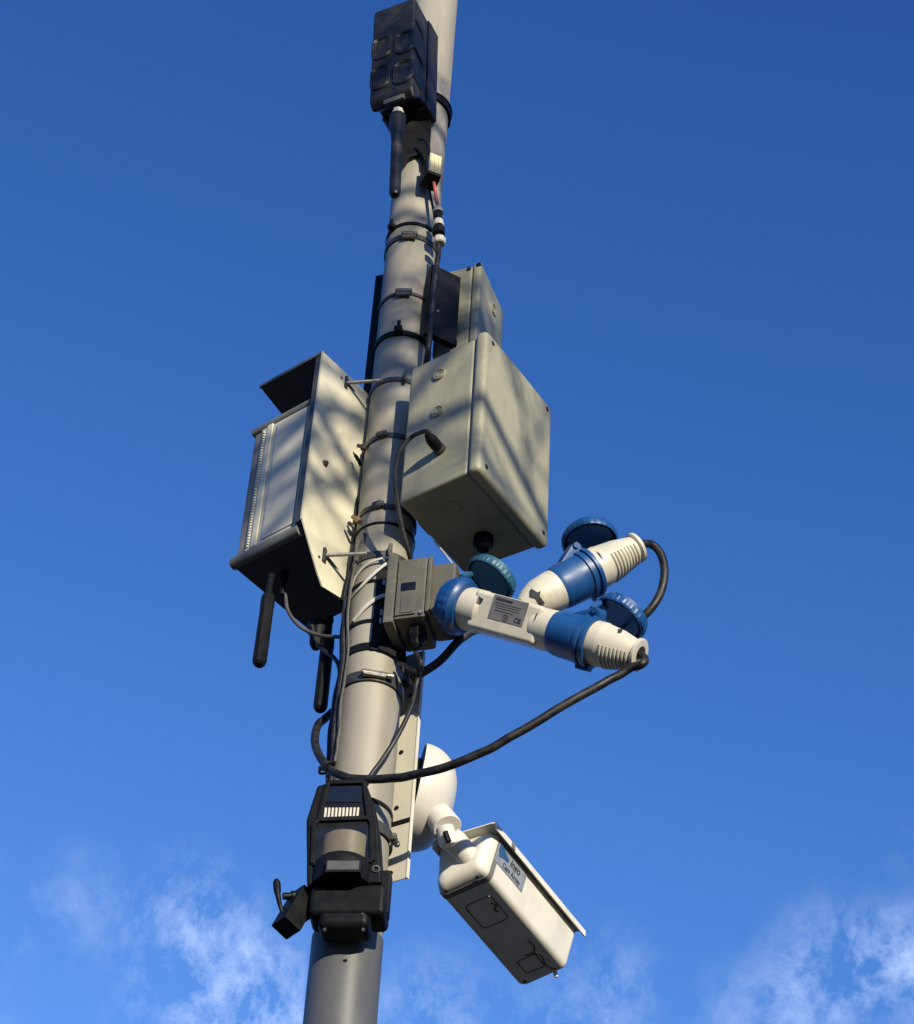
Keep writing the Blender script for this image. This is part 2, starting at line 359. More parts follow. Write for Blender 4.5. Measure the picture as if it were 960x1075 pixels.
# black shallow enclosure standing between the post and that box
o = at(484.5, 291, -.035); F = yawfr(o, 62)
hz = abs(along(o, V((0, 0, -1)), 478, 362))
o2 = F @ V((-.16, 0, 0))
T = thing('backing_cabinet', 'flat black cabinet fixed behind the post left of the smaller grey box', 'cabinet', F @ V((-.06, .03, -hz - .05)), R(90 - 62))
part('body', box(B(), F, -.072, 0, 0, .018, -hz, 0, .002, 1), m_black, T)
part('rib', box(B(), F, -.072, .0, -.002, .006, -hz - .004, -hz + .012), m_black, T)
F2 = axfr(F @ V((-.05, -.001, -.14)), F @ V((-.05, .01, -.14)))
part('screw', lathe(B(), F2, [(0, 0), (0, .003), (.004, .003)], 8), m_steel, T)
# black rail down the left rear of the post
za = at(399, 293, .045); zc = at(366, 640, .045)
F = yawfr(V((za.x, za.y, 0)), 20)
single('mounting_rail', box(B(), F, -.012, .012, -.018, .006, zc.z, za.z, .001, 1), m_black, 'long narrow black rail behind the left edge of the post', 'rail')

# ---------------------------------------------------------------- left cabinet
A = at(388, 408, .01); Fd = yawfr(V((0, 0, 0)), 40); xd = Fd.to_3x3() @ V((1, 0, 0)); 
# frame origin: the plate's top front corner
n_pl = Fd.to_3x3() @ V((0, 1, 0))
o = onpl(A, n_pl, 339.5, 370); F = yawfr(o, 40)
def cl(pts, y=0): return rect_on(F, ('y', y), pts)
pl = cl([(339.5, 370), (316.5, 545), (333, 602), (338, 616), (362, 631), (388, 575), (388, 407)])
zbot = pl[1].z; print('cabinet', [tuple(round(c, 3) for c in q) for q in pl], o[:])
T = thing('equipment_cabinet', 'cream steel equipment cabinet with a rain hood on the left of the post', 'cabinet', F @ V((.08, .1, zbot)), R(50))
plen = pl[6].x
poly = [(0, 0), (0, zbot), (pl[2].x, pl[2].z), (pl[3].x, pl[3].z), (pl[4].x, pl[4].z), (plen + .004, pl[4].z + .02), (plen + .004, 0)]
part('side_plate', prism(B(), F, poly, -.0015, .0015, 'y'), m_white, T)
part('edge_flange', box(B(), F, -.001, .0015, .0025, .017, zbot, -.002), m_under, T)
# body front plane sits a little behind the plate edge
xf = .012
bw, = rect_on(F, ('x', xf), [(266, 458)]); b2, = rect_on(F, ('x', xf), [(248, 588)]); b3, = rect_on(F, ('x', xf), [(331, 416)]); b4, = rect_on(F, ('x', xf), [(315, 556)])
print('body', bw, b2, b3, b4)
y0, y1 = .018, (bw.y + b2.y) / 2; zt, zz = (bw.z + b3.z) / 2, (b2.z + b4.z) / 2
dp = .225
part('body', box(B(), F, xf + .006, xf + dp, y0, y1 - .003, zz + .006, zt - .004, .003, 2), m_under, T)
part('top_rim', tube(B(), [F @ V((xf + .004, y0 - .004, zt)), F @ V((xf + .004, y1 + .004, zt))], .0095, 14, False), m_galv, T)
part('top_cover', box(B(), F, xf + .004, xf + dp, y0, y1, zt - .004, zt + .009, .003), m_galv, T)
part('bottom_rim', tube(B(), [F @ V((xf + .004, y0 - .002, zz)), F @ V((xf + .004, y1 + .008, zz))], .0125, 14, False), m_galv, T)
part('base_tray', box(B(), F, xf + .004, xf + dp, y0, y1 + .004, zz - .0115, zz + .006, .003), m_under, T)
yd = y0 + (y1 - y0) * .66
dr = part('door', box(B(), F, xf - .002, xf + .006, y0 + .008, yd, zz + .013, zt - .01, .002, 2), m_door, T)
part('door_panel', box(B(), F, xf - .0045, xf - .0015, y0 + .014, yd - .012, zz + .02, zt - .018, .0012, 2), m_door, dr)
part('door_stile', box(B(), F, xf - .004, xf + .006, yd + .001, yd + .016, zz + .013, zt - .006, .002, 2), m_white, T)
hb = B(); box(hb, F, xf - .001, xf + .006, yd + .018, yd + .032, zz + .013, zt - .006, .001)
nk = 44
for i in range(nk):
    zi = zz + .02 + (zt - zz - .035) * i / nk
    lathe(hb, axfr(F @ V((xf - .0015, yd + .025, zi)), F @ V((xf - .0015, yd + .025, zi + 1))), [(0, 0), (0, .0028), (.0035, .0034), (.0045, .0022), (.0045, 0)], 8)
part('hinge_strip', hb, m_door, T)
part('hinge_gap', box(B(), F, xf + .001, xf + .007, yd + .014, yd + .019, zz + .013, zt - .006), m_blackg, T)
part('corner_post', box(B(), F, xf + .002, xf + .012, yd + .034, y1, zz + .01, zt - .004, .004, 2), m_galv, T)
hd = B(); h = .29
q0, = rect_on(F, ('x', 0), [(273.5, 406)]); yh = q0.y
prism(hd, F, [(0, 0), (0, .0028), (.13, .0028 - .036), (.13, -.036)], -.0014, yh, 'y')
part('hood', hd, m_under, T)
part('hood_lip', prism(B(), F, [(-.003, -.003), (-.003, .004), (.0005, .004), (.0005, -.003)], 0.0015, yh, 'y'), m_galv, T)
part('plate_edge', box(B(), F, -.003, -.0012, -.002, .0022, zbot, .002), m_white, T)
for q in ((340.5, 487),):
    p, = cl([q]); F2 = axfr(F @ V((p.x, -.0015, p.z)), F @ V((p.x, -.02, p.z)))
    part('bolt', lathe(B(), F2, [(0, 0), (0, .0075), (.002, .0075), (.003, .005), (.007, .0045), (.007, 0)], 6), m_steeld, T)
for q in ((358, 397), (334.5, 585)):
    p, = cl([q]); F2 = axfr(F @ V((p.x, -.0018, p.z)), F @ V((p.x, -.02, p.z)))
    part('hole_plug', lathe(B(), F2, [(0, 0), (0, .0032), (.0004, .0032), (.0004, 0)], 10), m_blackg, T)
CAB = F
# the two rod antennas hanging below
def rod(tx, ty, bx, by, dy, wpx, nlen, name, label):
    a = at(tx, ty, dy); zb = a.z - along(a, V((0, 0, -1)), bx, by); L = a.z - zb
    ax = axfr(a, V((a.x, a.y, zb)) + V((0, 0, 0)), V((0, 1, 0)))
    o = T
    T2 = part('antenna', lathe(B(), ax, [(0, .0065), (nlen * .2, .0075), (nlen * .22, .0062), (nlen * .9, .0062), (nlen, .0105), (nlen + .006, .0130), (nlen + .03, .0136), (nlen + .032, .0128), (L - .014, .0134), (L - .008, .0122), (L - .003, .0085), (L, 0)], 10), m_black, T, label, sharp=20)
    part('collar', lathe(B(), ax, [(nlen * .92, .0), (nlen * .92, .0062), (nlen * 1.0, .0095), (nlen * 1.02, .0095), (nlen * 1.02, 0)], 12), m_steeld, T2)
rod(285, 604, 272.5, 700, -.03, 12, .05, 'antenna', 'rod antenna hanging clear of the cabinet base')
rod(347, 648, 340, 748, .06, 13, .05, 'antenna', 'rod antenna hanging close beside the post')
gl = B()
p1 = at(298, 612, .03); lathe(gl, axfr(p1 + V((0, 0, .03)), p1 - V((0, 0, .03))), [(0, .008), (.02, .008), (.02, .006), (.035, .006), (.036, .0045), (.041, .006), (.046, .0045), (.051, .006), (.056, .0045), (.06, .004)], 12)
part('cable_gland', gl, m_black, T)
single('data_cable', tube(B(), [at(300, 622, .03), at(302, 640, .03), at(312, 655, .03), at(326, 664, .03), at(341, 668, .02), at(362, 669, .0), at(368, 672, -.03)], .0038), m_greycab, 'thin dark grey cable curving from under the cream cabinet to the post', 'cable')
single('data_cable', tube(B(), [at(327, 655, .05), at(332, 672, .05), at(340, 683, .04), at(350, 690, .02), at(356, 700, 0), at(357, 720, -.02), at(353, 745, -.03)], .0042), m_rubber, 'black cable hanging behind the rod antenna nearest the post', 'cable')
bl = B(); c = at(333, 668, .07); lathe(bl, axfr(c + V((0, 0, .03)), c - V((0, 0, .035))), [(0, .02), (.02, .02), (.03, .014), (.05, .013), (.06, .008), (.065, 0)], 16); part('cable_entry', bl, m_black, T)

# ---------------------------------------------------------------- bands, clamps and ties round the post
def band(z, r, w, t, seg=64, tilt=(0, 0), a0=None, a1=None, flare=0, jit=0):
    """a strap of width w lying against radius r; tilt = rise in metres per metre in x and y"""
    t_ = bmesh.new(); rings = []
    full = a0 is None; n = seg if full else seg + 1
    for i in range(n):
        a = (2 * math.pi * i / seg) if full else a0 + (a1 - a0) * i / seg
        dx, dy = math.sin(a), -math.cos(a); zz_ = z + (dx * tilt[0] + dy * tilt[1]) * r + jit * math.sin(a * 5)
        rings.append([t_.verts.new((PX + dx * q, PY + dy * q, zz_ + h)) for q, h in ((r, -w / 2), (r + t, -w / 2), (r + t, w / 2), (r, w / 2))])
    for i in range(n if full else n - 1):
        p, q = rings[i], rings[(i + 1) % n]
        for k in range(4): t_.faces.new((p[k], p[(k + 1) % 4], q[(k + 1) % 4], q[k]))
    if not full: t_.faces.new(rings[0][::-1]); t_.faces.new(rings[-1])
    return t_
def local(a, z, r=PR):
    """frame on the post surface: x round the post to the right, y outwards, z up"""
    out = V((math.sin(a), -math.cos(a), 0)); x = V((math.cos(a), math.sin(a), 0)); return fr(pp(a, z, r), x, -out, V((0, 0, 1)))
CLG = 'worm drive hose clamps on the post'; TIG = 'black cable ties on the post'
def hose_clamp(x, y, label, w=.011, m=m_steeld, hl=.034, twin=False, tilt=(0, 0), r=PR, scr=1):
    z = pole_z(x, y); a = pole_ang(x, y)
    T = thing('hose_clamp', label, 'hose clamp', (PX, PY, z - tilt[1] * 0), 0, CLG)
    zc = z + tilt[1] * PR
    part('band', band(zc, r + .0006, w * 1.35, .0022, tilt=tilt), m_steeld, T)
    Fq = local(a, z, r)
    hb = B(); box(hb, Fq, -hl * .45, hl * .3, -.011, -.001, -.0065, .0065, .0025, 3)
    part('screw_housing', hb, m, T)
    sb = B()
    lathe(sb, axfr(Fq @ V((-hl * .5, -.008, .0)), Fq @ V((hl, -.008, .0))), [(0, 0), (0, .004), (.002, .0045), (.002, .0035), (hl * .8, .0035), (hl * .82, .0055), (hl * 1.02, .0055), (hl * 1.05, .003), (hl * 1.05, 0)], 10)
    if twin: lathe(sb, axfr(Fq @ V((-hl * .45, -.0075, -.010)), Fq @ V((hl, -.0075, -.010))), [(0, 0), (0, .004), (hl * .75, .004), (hl * .76, .005), (hl * .9, .005), (hl * .9, 0)], 10)
    part('screw', sb, m_bright, T)
    return T
def cable_tie(x, y, label, w=.005, head=True, m=m_black, r=PR, tilt=(0, 0), hs=1.0, group=TIG, t=.0016):
    z = pole_z(x, y); a = pole_ang(x, y)
    T = thing('cable_tie', label, 'cable tie', (PX, PY, z), 0, group)
    zc = z - (math.sin(a) * tilt[0] - math.cos(a) * tilt[1]) * r
    part('strap', band(zc, r + .0008, w * 1.5, t, tilt=tilt), m, T)
    if head:
        Fq = local(a, z, r); hb = B(); box(hb, Fq, -.0045 * hs, .0045 * hs, -.009 * hs, .0, -.004 * hs, .004 * hs, .001); box(hb, Fq, -.002 * hs, .002 * hs, -.007 * hs, -.005 * hs, .004 * hs, .014 * hs)
        part('head', hb, m, T)
    return T
cable_tie(414, 240, 'black cable tie just above the highest hose clamp', .006, hs=1.6)
hose_clamp(430, 248, 'highest hose clamp, twin screwed, under the black cable tie', .011, m_steeld, .034, True)
hose_clamp(424, 308, 'narrow hose clamp midway between the top tie and the big grey box', .006, m_steeld, .034, True)
cable_tie(419, 350, 'thick black cable tie with a big knotted head level with the big box top', .009, hs=1.9, t=.003)
hose_clamp(402, 458, 'hose clamp level with the black plug of the big grey box', .009, m_steeld, .022)
hose_clamp(398, 532, 'hose clamp with rusty screw beside the lower corner of the big box', .009, m_steeld, .022)
cable_tie(392, 550, 'thin black cable tie just under the clamp with the rusty screw', .003, False)
c1 = cable_tie(394, 610, 'thin black cable tie behind the white nylon ties', .0045, False)
cable_tie(390, 652, 'thin black cable tie just above the black tape', .005, False)
T = cable_tie(392, 679, 'wide glossy black strap round the post under the socket box', .011, False, t=.0022)
hose_clamp(395, 711, 'heavy bright hose clamp with a long worm screw below the black strap', .016, m_bright, .058, False, r=PR + .002)
hose_clamp(409, 882, 'bright ribbed hose clamp half hidden behind the black trail camera', .016, m_bright, .03, False, r=PR + .003)
cable_tie(396, 842, 'black cable tie just above the trail camera shoulder', .005, False)
T = thing('webbing_strap', 'black webbing strap holding the trail camera at the dark lower post', 'strap', (PX, PY, pole_z(380, 945)))
part('strap', band(pole_z(380, 945), PR + .0035, .022, .002), m_black, T)
# rusty bolt ends on the left
T = thing('clamp_bolt', 'rusty bolt end sticking out left of the post beside the cream cabinet', 'bolt', at(374, 545, -.02))
part('nut', lathe(B(), axfr(at(377, 548, -.03), at(369, 541, -.03)), [(0, .006), (.004, .008), (.01, .008), (.013, .004), (.02, .004), (.02, 0)], 6), m_rust, T)
part('tail', tube(B(), [at(366, 549, -.03), at(371, 553, -.03), at(372, 560, -.02)], .004), m_steeld, T)
T = thing('clamp_bolt', 'dark bolt end left of the post a little above the rusty one', 'bolt', at(381, 472, -.02))
part('nut', lathe(B(), axfr(at(385, 470, -.03), at(377, 468, -.03)), [(0, .006), (.004, .008), (.01, .008), (.013, .004), (.02, .004), (.02, 0)], 6), m_steeld, T)
part('tail', tube(B(), [at(373, 478, -.03), at(376, 482, -.03), at(379, 489, -.02)], .0035), m_black, T)
# threaded brackets tying the cabinet plate to the post
def thread_bracket(p0, p1, p2, d0, d1, label):
    T = thing('threaded_bracket', label, 'bracket', at(*p0, d0), 0, 'threaded brackets on the cabinet side plate')
    a = at(*p0, d0); b = at(*p1, d1); c = at(*p2, .02)
    rb = B(); axf = axfr(a, b); L = (b - a).length; n = int(L / .0026); prof = [(0, 0)]
    for i in range(n): prof += [(i * .0026, .0032), (i * .0026 + .0013, .0042)]
    prof += [(L, .0035), (L, 0)]
    lathe(rb, axf, prof, 10); part('threaded_rod', rb, m_steel, T)
    part('brace', tube(B(), [a, c], .0045, 8, False), m_steeld, T)
    fb = B(); Fz = fr(a, axf.to_3x3() @ V((1, 0, 0)), axf.to_3x3() @ V((0, 1, 0)), V((0, 0, 1))); box(fb, Fz, -.003, .003, -.006, .006, -.018, .016, .001)
    part('end_foot', fb, m_steeld, T)
thread_bracket((363.5, 402), (402, 399), (385, 429), -.045, -.065, 'upper threaded bracket between cabinet plate and post')
thread_bracket((341, 583), (385, 581), (366, 614), -.05, -.068, 'lower threaded bracket between cabinet plate and post')
T = thing('pipe_clamp', 'flat steel clamp round the post level with the upper threaded bracket', 'pipe clamp', (PX, PY, pole_z(405, 400)), 0)
part('band', band(pole_z(405, 400), PR + .001, .012, .0016), m_steeld, T)
part('lug', box(B(), local(pole_ang(424, 399), pole_z(405, 400)), -.002, .003, -.016, 0, -.013, .013), m_steeld, T)
T = thing('pipe_clamp', 'flat steel clamp round the post level with the lower threaded bracket', 'pipe clamp', (PX, PY, pole_z(390, 586)), 0)
part('band', band(pole_z(390, 583), PR + .001, .016, .0018), m_steeld, T)
part('lug', box(B(), local(pole_ang(408, 581), pole_z(390, 583)), -.003, .004, -.018, 0, -.016, .016), m_steeld, T)
# white nylon ties
def loose_tie(pts, label, w=.005, r=None):
    pts3 = cat([pole_pt(x, y, PR + k) for x, y, k in pts], 8); t_ = bmesh.new(); rings = []
    for i, p in enumerate(pts3):
        d = (pts3[min(i + 1, len(pts3) - 1)] - pts3[max(i - 1, 0)]).normalized(); o_ = (p - V((PX, PY, p.z))).normalized(); s = d.cross(o_).normalized()
        rings.append([t_.verts.new(p + s * a * w / 2 + o_ * b * .0009) for a, b in ((-1, -1), (1, -1), (1, 1), (-1, 1))])
    for p, q in zip(rings, rings[1:]):
        for k in range(4): t_.faces.new((p[k], p[(k + 1) % 4], q[(k + 1) % 4], q[k]))
    t_.faces.new(rings[0][::-1]); t_.faces.new(rings[-1])
    return single('nylon_tie', t_, m_tie, label, 'cable tie', 'white nylon ties at the socket box')
loose_tie([(368, 622, .002), (373, 606, .004), (385, 593, .006), (398, 587, .01), (410, 586, .016), (413.5, 596, .016)], 'upper looped white nylon tie')
loose_tie([(367, 630, .002), (378, 617, .005), (392, 603, .008), (404, 593, .012), (412, 588, .016)], 'middle slanting white nylon tie crossing the upper one', .0055)
loose_tie([(371, 652, .002), (382, 639, .004), (394, 629, .008), (404, 625, .014), (410, 626, .017), (411, 633, .016)], 'lowest white nylon tie bowed over the black slotted strip', .008)
# black slotted strip
za, zc = pole_z(402, 597), pole_z(397, 684); ang = pole_ang(399.5, 640)
T = thing('slotted_strip', 'black slotted mounting strip on the front of the post beside the socket box', 'bracket', pp(ang, zc))
Fq = local(ang, 0, PR + .001); sb = B(); box(sb, Fq, -.012, .012, -.0035, -.0005, zc, za, .0008, 1)
part('strip', sb, m_black, T)
for yy in (613, 645, 654):
    z_ = pole_z(401, yy); part('slot', box(B(), Fq, -.0005, .004, -.0042, -.003, z_ - .006, z_ + .007), m_tie if yy > 620 else m_steel, T)
fo = B(); c0 = pp(ang, zc + .05, PR + .004)
prism(fo, local(ang + .35, 0, PR + .003), [(-.01, zc + .075), (.035, zc + .015), (.04, zc - .035), (.018, zc - .005), (-.02, zc + .0)], -.004, 0, 'y'); part('foot', fo, m_black, T)

# ---------------------------------------------------------------- isolator / socket box
o = at(450, 583.5, -.135); F = yawfr(o, 16)
zb = -abs(along(o, V((0, 0, -1)), 441, 646)); dl = along(o, F.to_3x3() @ V((0, 1, 0)), 418, 589)
wx = along(o, F.to_3x3() @ V((1, 0, 0)), 470, 612) ; wx = .098
print('socket', zb, dl, wx)
T = thing('socket_box', 'small olive-grey socket box on the front of the post under the big grey box', 'socket box', F @ V((wx / 2, dl / 2, zb)), R(74))
part('body', box(B(), F, 0, wx, 0, dl, zb, 0, .006, 2), m_sock, T)
part('mounting_flange', box(B(), F, -.004, wx, dl - .001, dl + .018, zb - .008, .012, .003, 2), m_sock, T)
part('front_panel', box(B(), F, -.0035, .002, dl * .28, dl - .004, zb + .006, -.006, .001), m_sock, T)
part('recess', box(B(), F, -.0045, .0, dl * .32, dl - .012, zb * .57, zb * .44, 0), m_blackg, T)
part('cover', lathe(B(), axfr(F @ V((-.0055, dl * .62, zb * .75)), F @ V((.0, dl * .62, zb * .75))), [(0, 0), (0, .024), (.001, .026), (.004, .026)], 6, 1, 1.0), m_sock, T) if False else None
part('cover', box(B(), F, -.0055, -.002, dl * .34, dl - .014, zb * .94, zb * .60, .0015, 2), m_sock, T)
part('side_housing', box(B(), F, .012, wx - .004, -.052, .002, zb + .012, -.010, .008, 2), m_sock, T)
part('side_rib', box(B(), F, -.0015, .010, -.009, -.0005, zb + .01, -.002, .002, 2), m_sock, T)
part('corner_screw', lathe(B(), axfr(F @ V((-.004, .006, zb + .008)), F @ V((.0, .006, zb + .008))), [(0, 0), (0, .004), (.006, .004)], 8), m_steel, T)
p = F @ rect_on(F, ('z', zb), [(438, 662)])[0] - V((0, 0, .012))
part('cable_gland', lathe(B(), axfr(p + V((0, 0, .02)), p - V((0, 0, .05))), [(0, .017), (.012, .017), (.013, .019), (.028, .019), (.036, .013), (.045, .011), (.05, .005), (.05, 0)], 8), m_black, T, sharp=20)
SB = T
# plug-and-socket axis of the adaptor
A0 = at(474, 634, -.15); A1 = at(673, 688, -.26)
AX = (A1 - A0); AL = AX.length; F = axfr(A0, A1)
print('adaptor length', AL)
def tpx(x, y): return along(A0, AX, x, y)
part('inlet_collar', lathe(B(), F, [(tpx(470, 632), 0), (tpx(470, 632), .043), (tpx(474, 633), .045), (tpx(475, 634), .0490), (tpx(480, 636), .051), (tpx(481, 637), .0535), (tpx(485, 637), .0535), (tpx(487, 638), .049), (tpx(490, 638), .047), (tpx(490, 638), 0)], 120, ribs=20, ribd=.0009, ribrange=(tpx(474.5, 632), tpx(481, 637))), m_blue, T)
def cam_n(x, y, z): return (CR * x + CU * y - CF * z).normalized()
def flip_cover(c, n, r, h, m, parent, name='flip_cover', hinge=None):
    ax = axfr(c, c + n)
    b_ = lathe(B(), ax, [(-.0, 0), (0, r * .80), (.002, r * .83), (h * .9, r * .84), (h * .9, r * .84), (h * .9, r * .9), (0, r * .92), (-.001, r * .97), (.002, r), (h * .55, r), (h * .6, r * .955), (h, r * .93), (h + .002, r * .85), (h + .002, 0)], 96, ribs=30, ribd=.0012, ribrange=(.0015, h * .56))
    return part(name, b_, m, parent)
# teal cover: underside towards the lower left, wall towards the upper right
nn = cam_n(-.58, -.62, .52)
cc = at(514, 609, -.07)
fc = flip_cover(cc, -nn, .051, .020, m_teal, SB); fc['label'] = 'faded teal hinged cover of the socket'
part('hinge', tube(B(), [at(484, 606, -.12), at(494, 603, -.09)], .006), m_teal, SB)

# three-way adaptor
T = thing('splitter_adaptor', 'ivory and blue Y-shaped power splitter plugged into the socket box', 'power adaptor', A0)
t1, t2, t3, t4 = tpx(488, 638), tpx(508, 643), tpx(560, 658), tpx(584, 664)
part('plug_sleeve', lathe(B(), F, [(t1 - .01, .036), (t1, .036), (t1 + .01, .0395), (t2, .0395), (t2 + .006, .034)], 40), m_cream, T)
zc_ = F.to_3x3()
sun_t = M.Rotation(R(-18), 4, 'X')
FB = F @ M.Rotation(R(28), 4, 'X')                                # flat label side turned to the viewer
bb = B(); box(bb, FB, t2 - .012, t3 + .028, -.033, .035, -.036, .036, .009, 3); part('body', bb, m_cream, T)
part('junction_sleeve', lathe(B(), F, [(t3 + .0, .030), (t3 + .012, .037), (t4 + .01, .038), (t4 + .01, 0)], 40), m_cream, T)
# rating label on whichever body face looks at the viewer
lp, = [onpl(FB @ V((0, -.0332, 0)), FB.to_3x3() @ V((0, 1, 0)), 534, 641)]
q = loc(FB, lp); print('label', q[:])
lab = box(B(), FB, q.x - .036, q.x + .036, -.0338, -.033, q.z - .022, q.z + .022); lo = part('rating_label', lab, m_label, T)
def text(body, size, F3, m, parent, name='lettering', font_shear=0, th=.0003):
    cu = bpy.data.curves.new('t', 'FONT'); cu.body = body; cu.size = size; cu.align_x = 'CENTER'; cu.align_y = 'CENTER'; cu.shear = font_shear; cu.extrude = th; cu.offset = size * .022
    ob = bpy.data.objects.new('t', cu); COL.objects.link(ob); dg = bpy.context.evaluated_depsgraph_get(); dg.update()
    me = bpy.data.meshes.new_from_object(ob.evaluated_get(dg)); bm = bmesh.new(); bm.from_mesh(me); bpy.data.objects.remove(ob); bpy.data.curves.remove(cu); bpy.data.meshes.remove(me)
    bmesh.ops.transform(bm, matrix=F3, verts=bm.verts); return part(name, bm, m, parent)
LF = fr(FB @ V((q.x, -.0341, q.z)), FB.to_3x3() @ V((1, 0, 0)), FB.to_3x3() @ V((0, 0, 1)), FB.to_3x3() @ V((0, -1, 0)))
tb = B()
rows = [(.0155, -.030, .004, .0040), (.0085, -.030, .026, .0012), (.0045, -.028, .022, .0010), (.000, -.026, .024, .0010), (-.005, -.026, .012, .0012)]
for v, u0, u1, hh in rows:
    u = u0
    while u < u1:
        w_ = random.uniform(.002, .005) if hh < .003 else random.uniform(.004, .007)
        box(tb, LF, u, min(u + w_, u1), v - hh / 2, v + hh / 2, -.0002, .0002); u += w_ + (.0012 if hh < .003 else .0008)
part('print', tb, m_ink, lo)
text('CE', .012, LF @ M.Translation((.024, -.014, 0)), m_ink, lo)
rg = B(); tube(rg, [LF @ V((-.001 + .0052 * math.cos(a), -.0145 + .0052 * math.sin(a), 0)) for a in [i * math.pi / 12 for i in range(24)]], .0006, 6, closed=True); box(rg, LF, -.003, .001, -.0155, -.0135, 0, .0003); part('approval_mark', rg, m_ink, lo)
def arrow(px, dyy, sc, parent, rot=0):
    c = at(*px, 0)
for px in ((503, 630),):
    pass
# blue sockets on the adaptor
def socket(F, t0, L, r, parent, up):
    s = part('socket', lathe(B(), F, [(t0 - .004, 0), (t0 - .004, r * .86), (t0, r * .90), (t0 + L * .12, r * .97), (t0 + L * .72, r * 1.02), (t0 + L * .74, r * 1.10), (t0 + L * .82, r * 1.10), (t0 + L * .84, r * 1.03), (t0 + L * .90, r * 1.03), (t0 + L * .91, r * 1.12), (t0 + L, r * 1.12), (t0 + L + .001, r * 1.0), (t0 + L - .01, r * .9), (t0 + L - .01, 0)], 64, ribs=16, ribd=.0, ribrange=(9, 9)), m_blue, parent)
    # hinge ear
    prism_b = B(); Fu = axfr(F @ V((0, 0, 0)), F @ V((1, 0, 0)), up)
    prism(prism_b, Fu, [(t0 + L * .15, r * .75), (t0 + L * .78, r * 1.36), (t0 + L * .95, r * 1.42), (t0 + L * 1.02, r * 1.25), (t0 + L * 1.0, r * .75)], -.015, .015, 'y', .004, 2)
    lathe(prism_b, axfr(Fu @ V((t0 + L * .88, -.019, r * 1.28)), Fu @ V((t0 + L * .88, .019, r * 1.28))), [(0, 0), (0, .0055), (.038, .0055), (.038, 0)], 14)
    part('hinge', prism_b, m_blue, s)
    lk = B(); prism(lk, Fu, [(t0 + L * .72, -r * 1.22), (t0 + L * 1.06, -r * 1.22), (t0 + L * 1.06, -r * .9), (t0 + L * .72, -r * .9)], -.010, .010, 'y', .003, 2); part('catch', lk, m_blue, s)
    return s
upA = (CU * .93 + CR * .37).normalized()
s1 = socket(F, tpx(584, 664), tpx(625, 675) - tpx(584, 664), .0425, T, upA)
# upper branch
B0 = at(556, 634, -.175); B1 = at(670, 574, -.18); FBR = axfr(B0, B1); BL = (B1 - B0).length
def bpx(x, y): return along(B0, B1 - B0, x, y)
part('branch_sleeve', lathe(B(), FBR, [(-.015, 0), (-.015, .018), (0.0, .028), (bpx(566, 629), .036), (bpx(580, 621), .0385), (bpx(590, 616), .0385)], 40), m_cream, T)
s2 = socket(FBR, bpx(584, 620), bpx(621, 600) - bpx(584, 620), .0425, T, (CU * .8 - CR * .6).normalized())
# flip covers
n1 = (V((0, 0, -1)) * .9 + CF * -.12 + CR * .12).normalized()
c1_ = flip_cover(at(620, 570, -.16), -n1, .052, .020, m_blue, T)
nn = cam_n(-.60, -.60, .46)
flip_cover(at(651, 650, -.19), -nn, .050, .020, m_blue, T)
part('hinge_arm', tube(B(), [at(622, 640, -.215), at(630, 634, -.21), at(640, 636, -.20)], .0065), m_blue, T)
# grey arrow marks moulded on the ivory parts (dark grip marks)
def mark(x, y, dy, pts, n, m=m_black, off=.002):
    c = at(x, y, dy)
def patch(poly_px, parent, m=m_ink, name='moulded_mark'):
    """thin mark lying on whatever surface it is moulded into"""
    bpy.context.view_layer.update(); dg = bpy.context.evaluated_depsgraph_get()
    n = len(poly_px); cx = sum(p[0] for p in poly_px) / n; cy = sum(p[1] for p in poly_px) / n
    t_ = bmesh.new(); K = 4; rings = []
    def hit(x, y):
        d = ray(x, y).normalized(); ok, l, nn_, *_r = S.ray_cast(dg, CO, d); return l + nn_ * .0005
    c = t_.verts.new(hit(cx, cy))
    P = []
    for i in range(n):
        a, b = poly_px[i], poly_px[(i + 1) % n]
        P += [a, ((a[0] + b[0]) / 2, (a[1] + b[1]) / 2)]
    for k in range(1, K + 1): rings.append([t_.verts.new(hit(cx + (x - cx) * k / K, cy + (y - cy) * k / K)) for x, y in P])
    for i in range(len(P)): t_.faces.new((c, rings[0][i], rings[0][(i + 1) % len(P)]))
    for a, b in zip(rings, rings[1:]):
        for i in range(len(P)): t_.faces.new((a[i], b[i], b[(i + 1) % len(P)], a[(i + 1) % len(P)]))
    return part(name, t_, m, parent)
patch([(501, 629), (503, 626), (508, 629), (506, 633), (503, 635), (500, 633)], T)
patch([(558, 618), (565, 622), (568, 620), (567, 626), (572, 633), (571, 637), (565, 634), (562, 629), (556, 627), (556, 621)], T)
patch([(563, 645), (565.5, 643), (562, 651), (560, 653)], T)
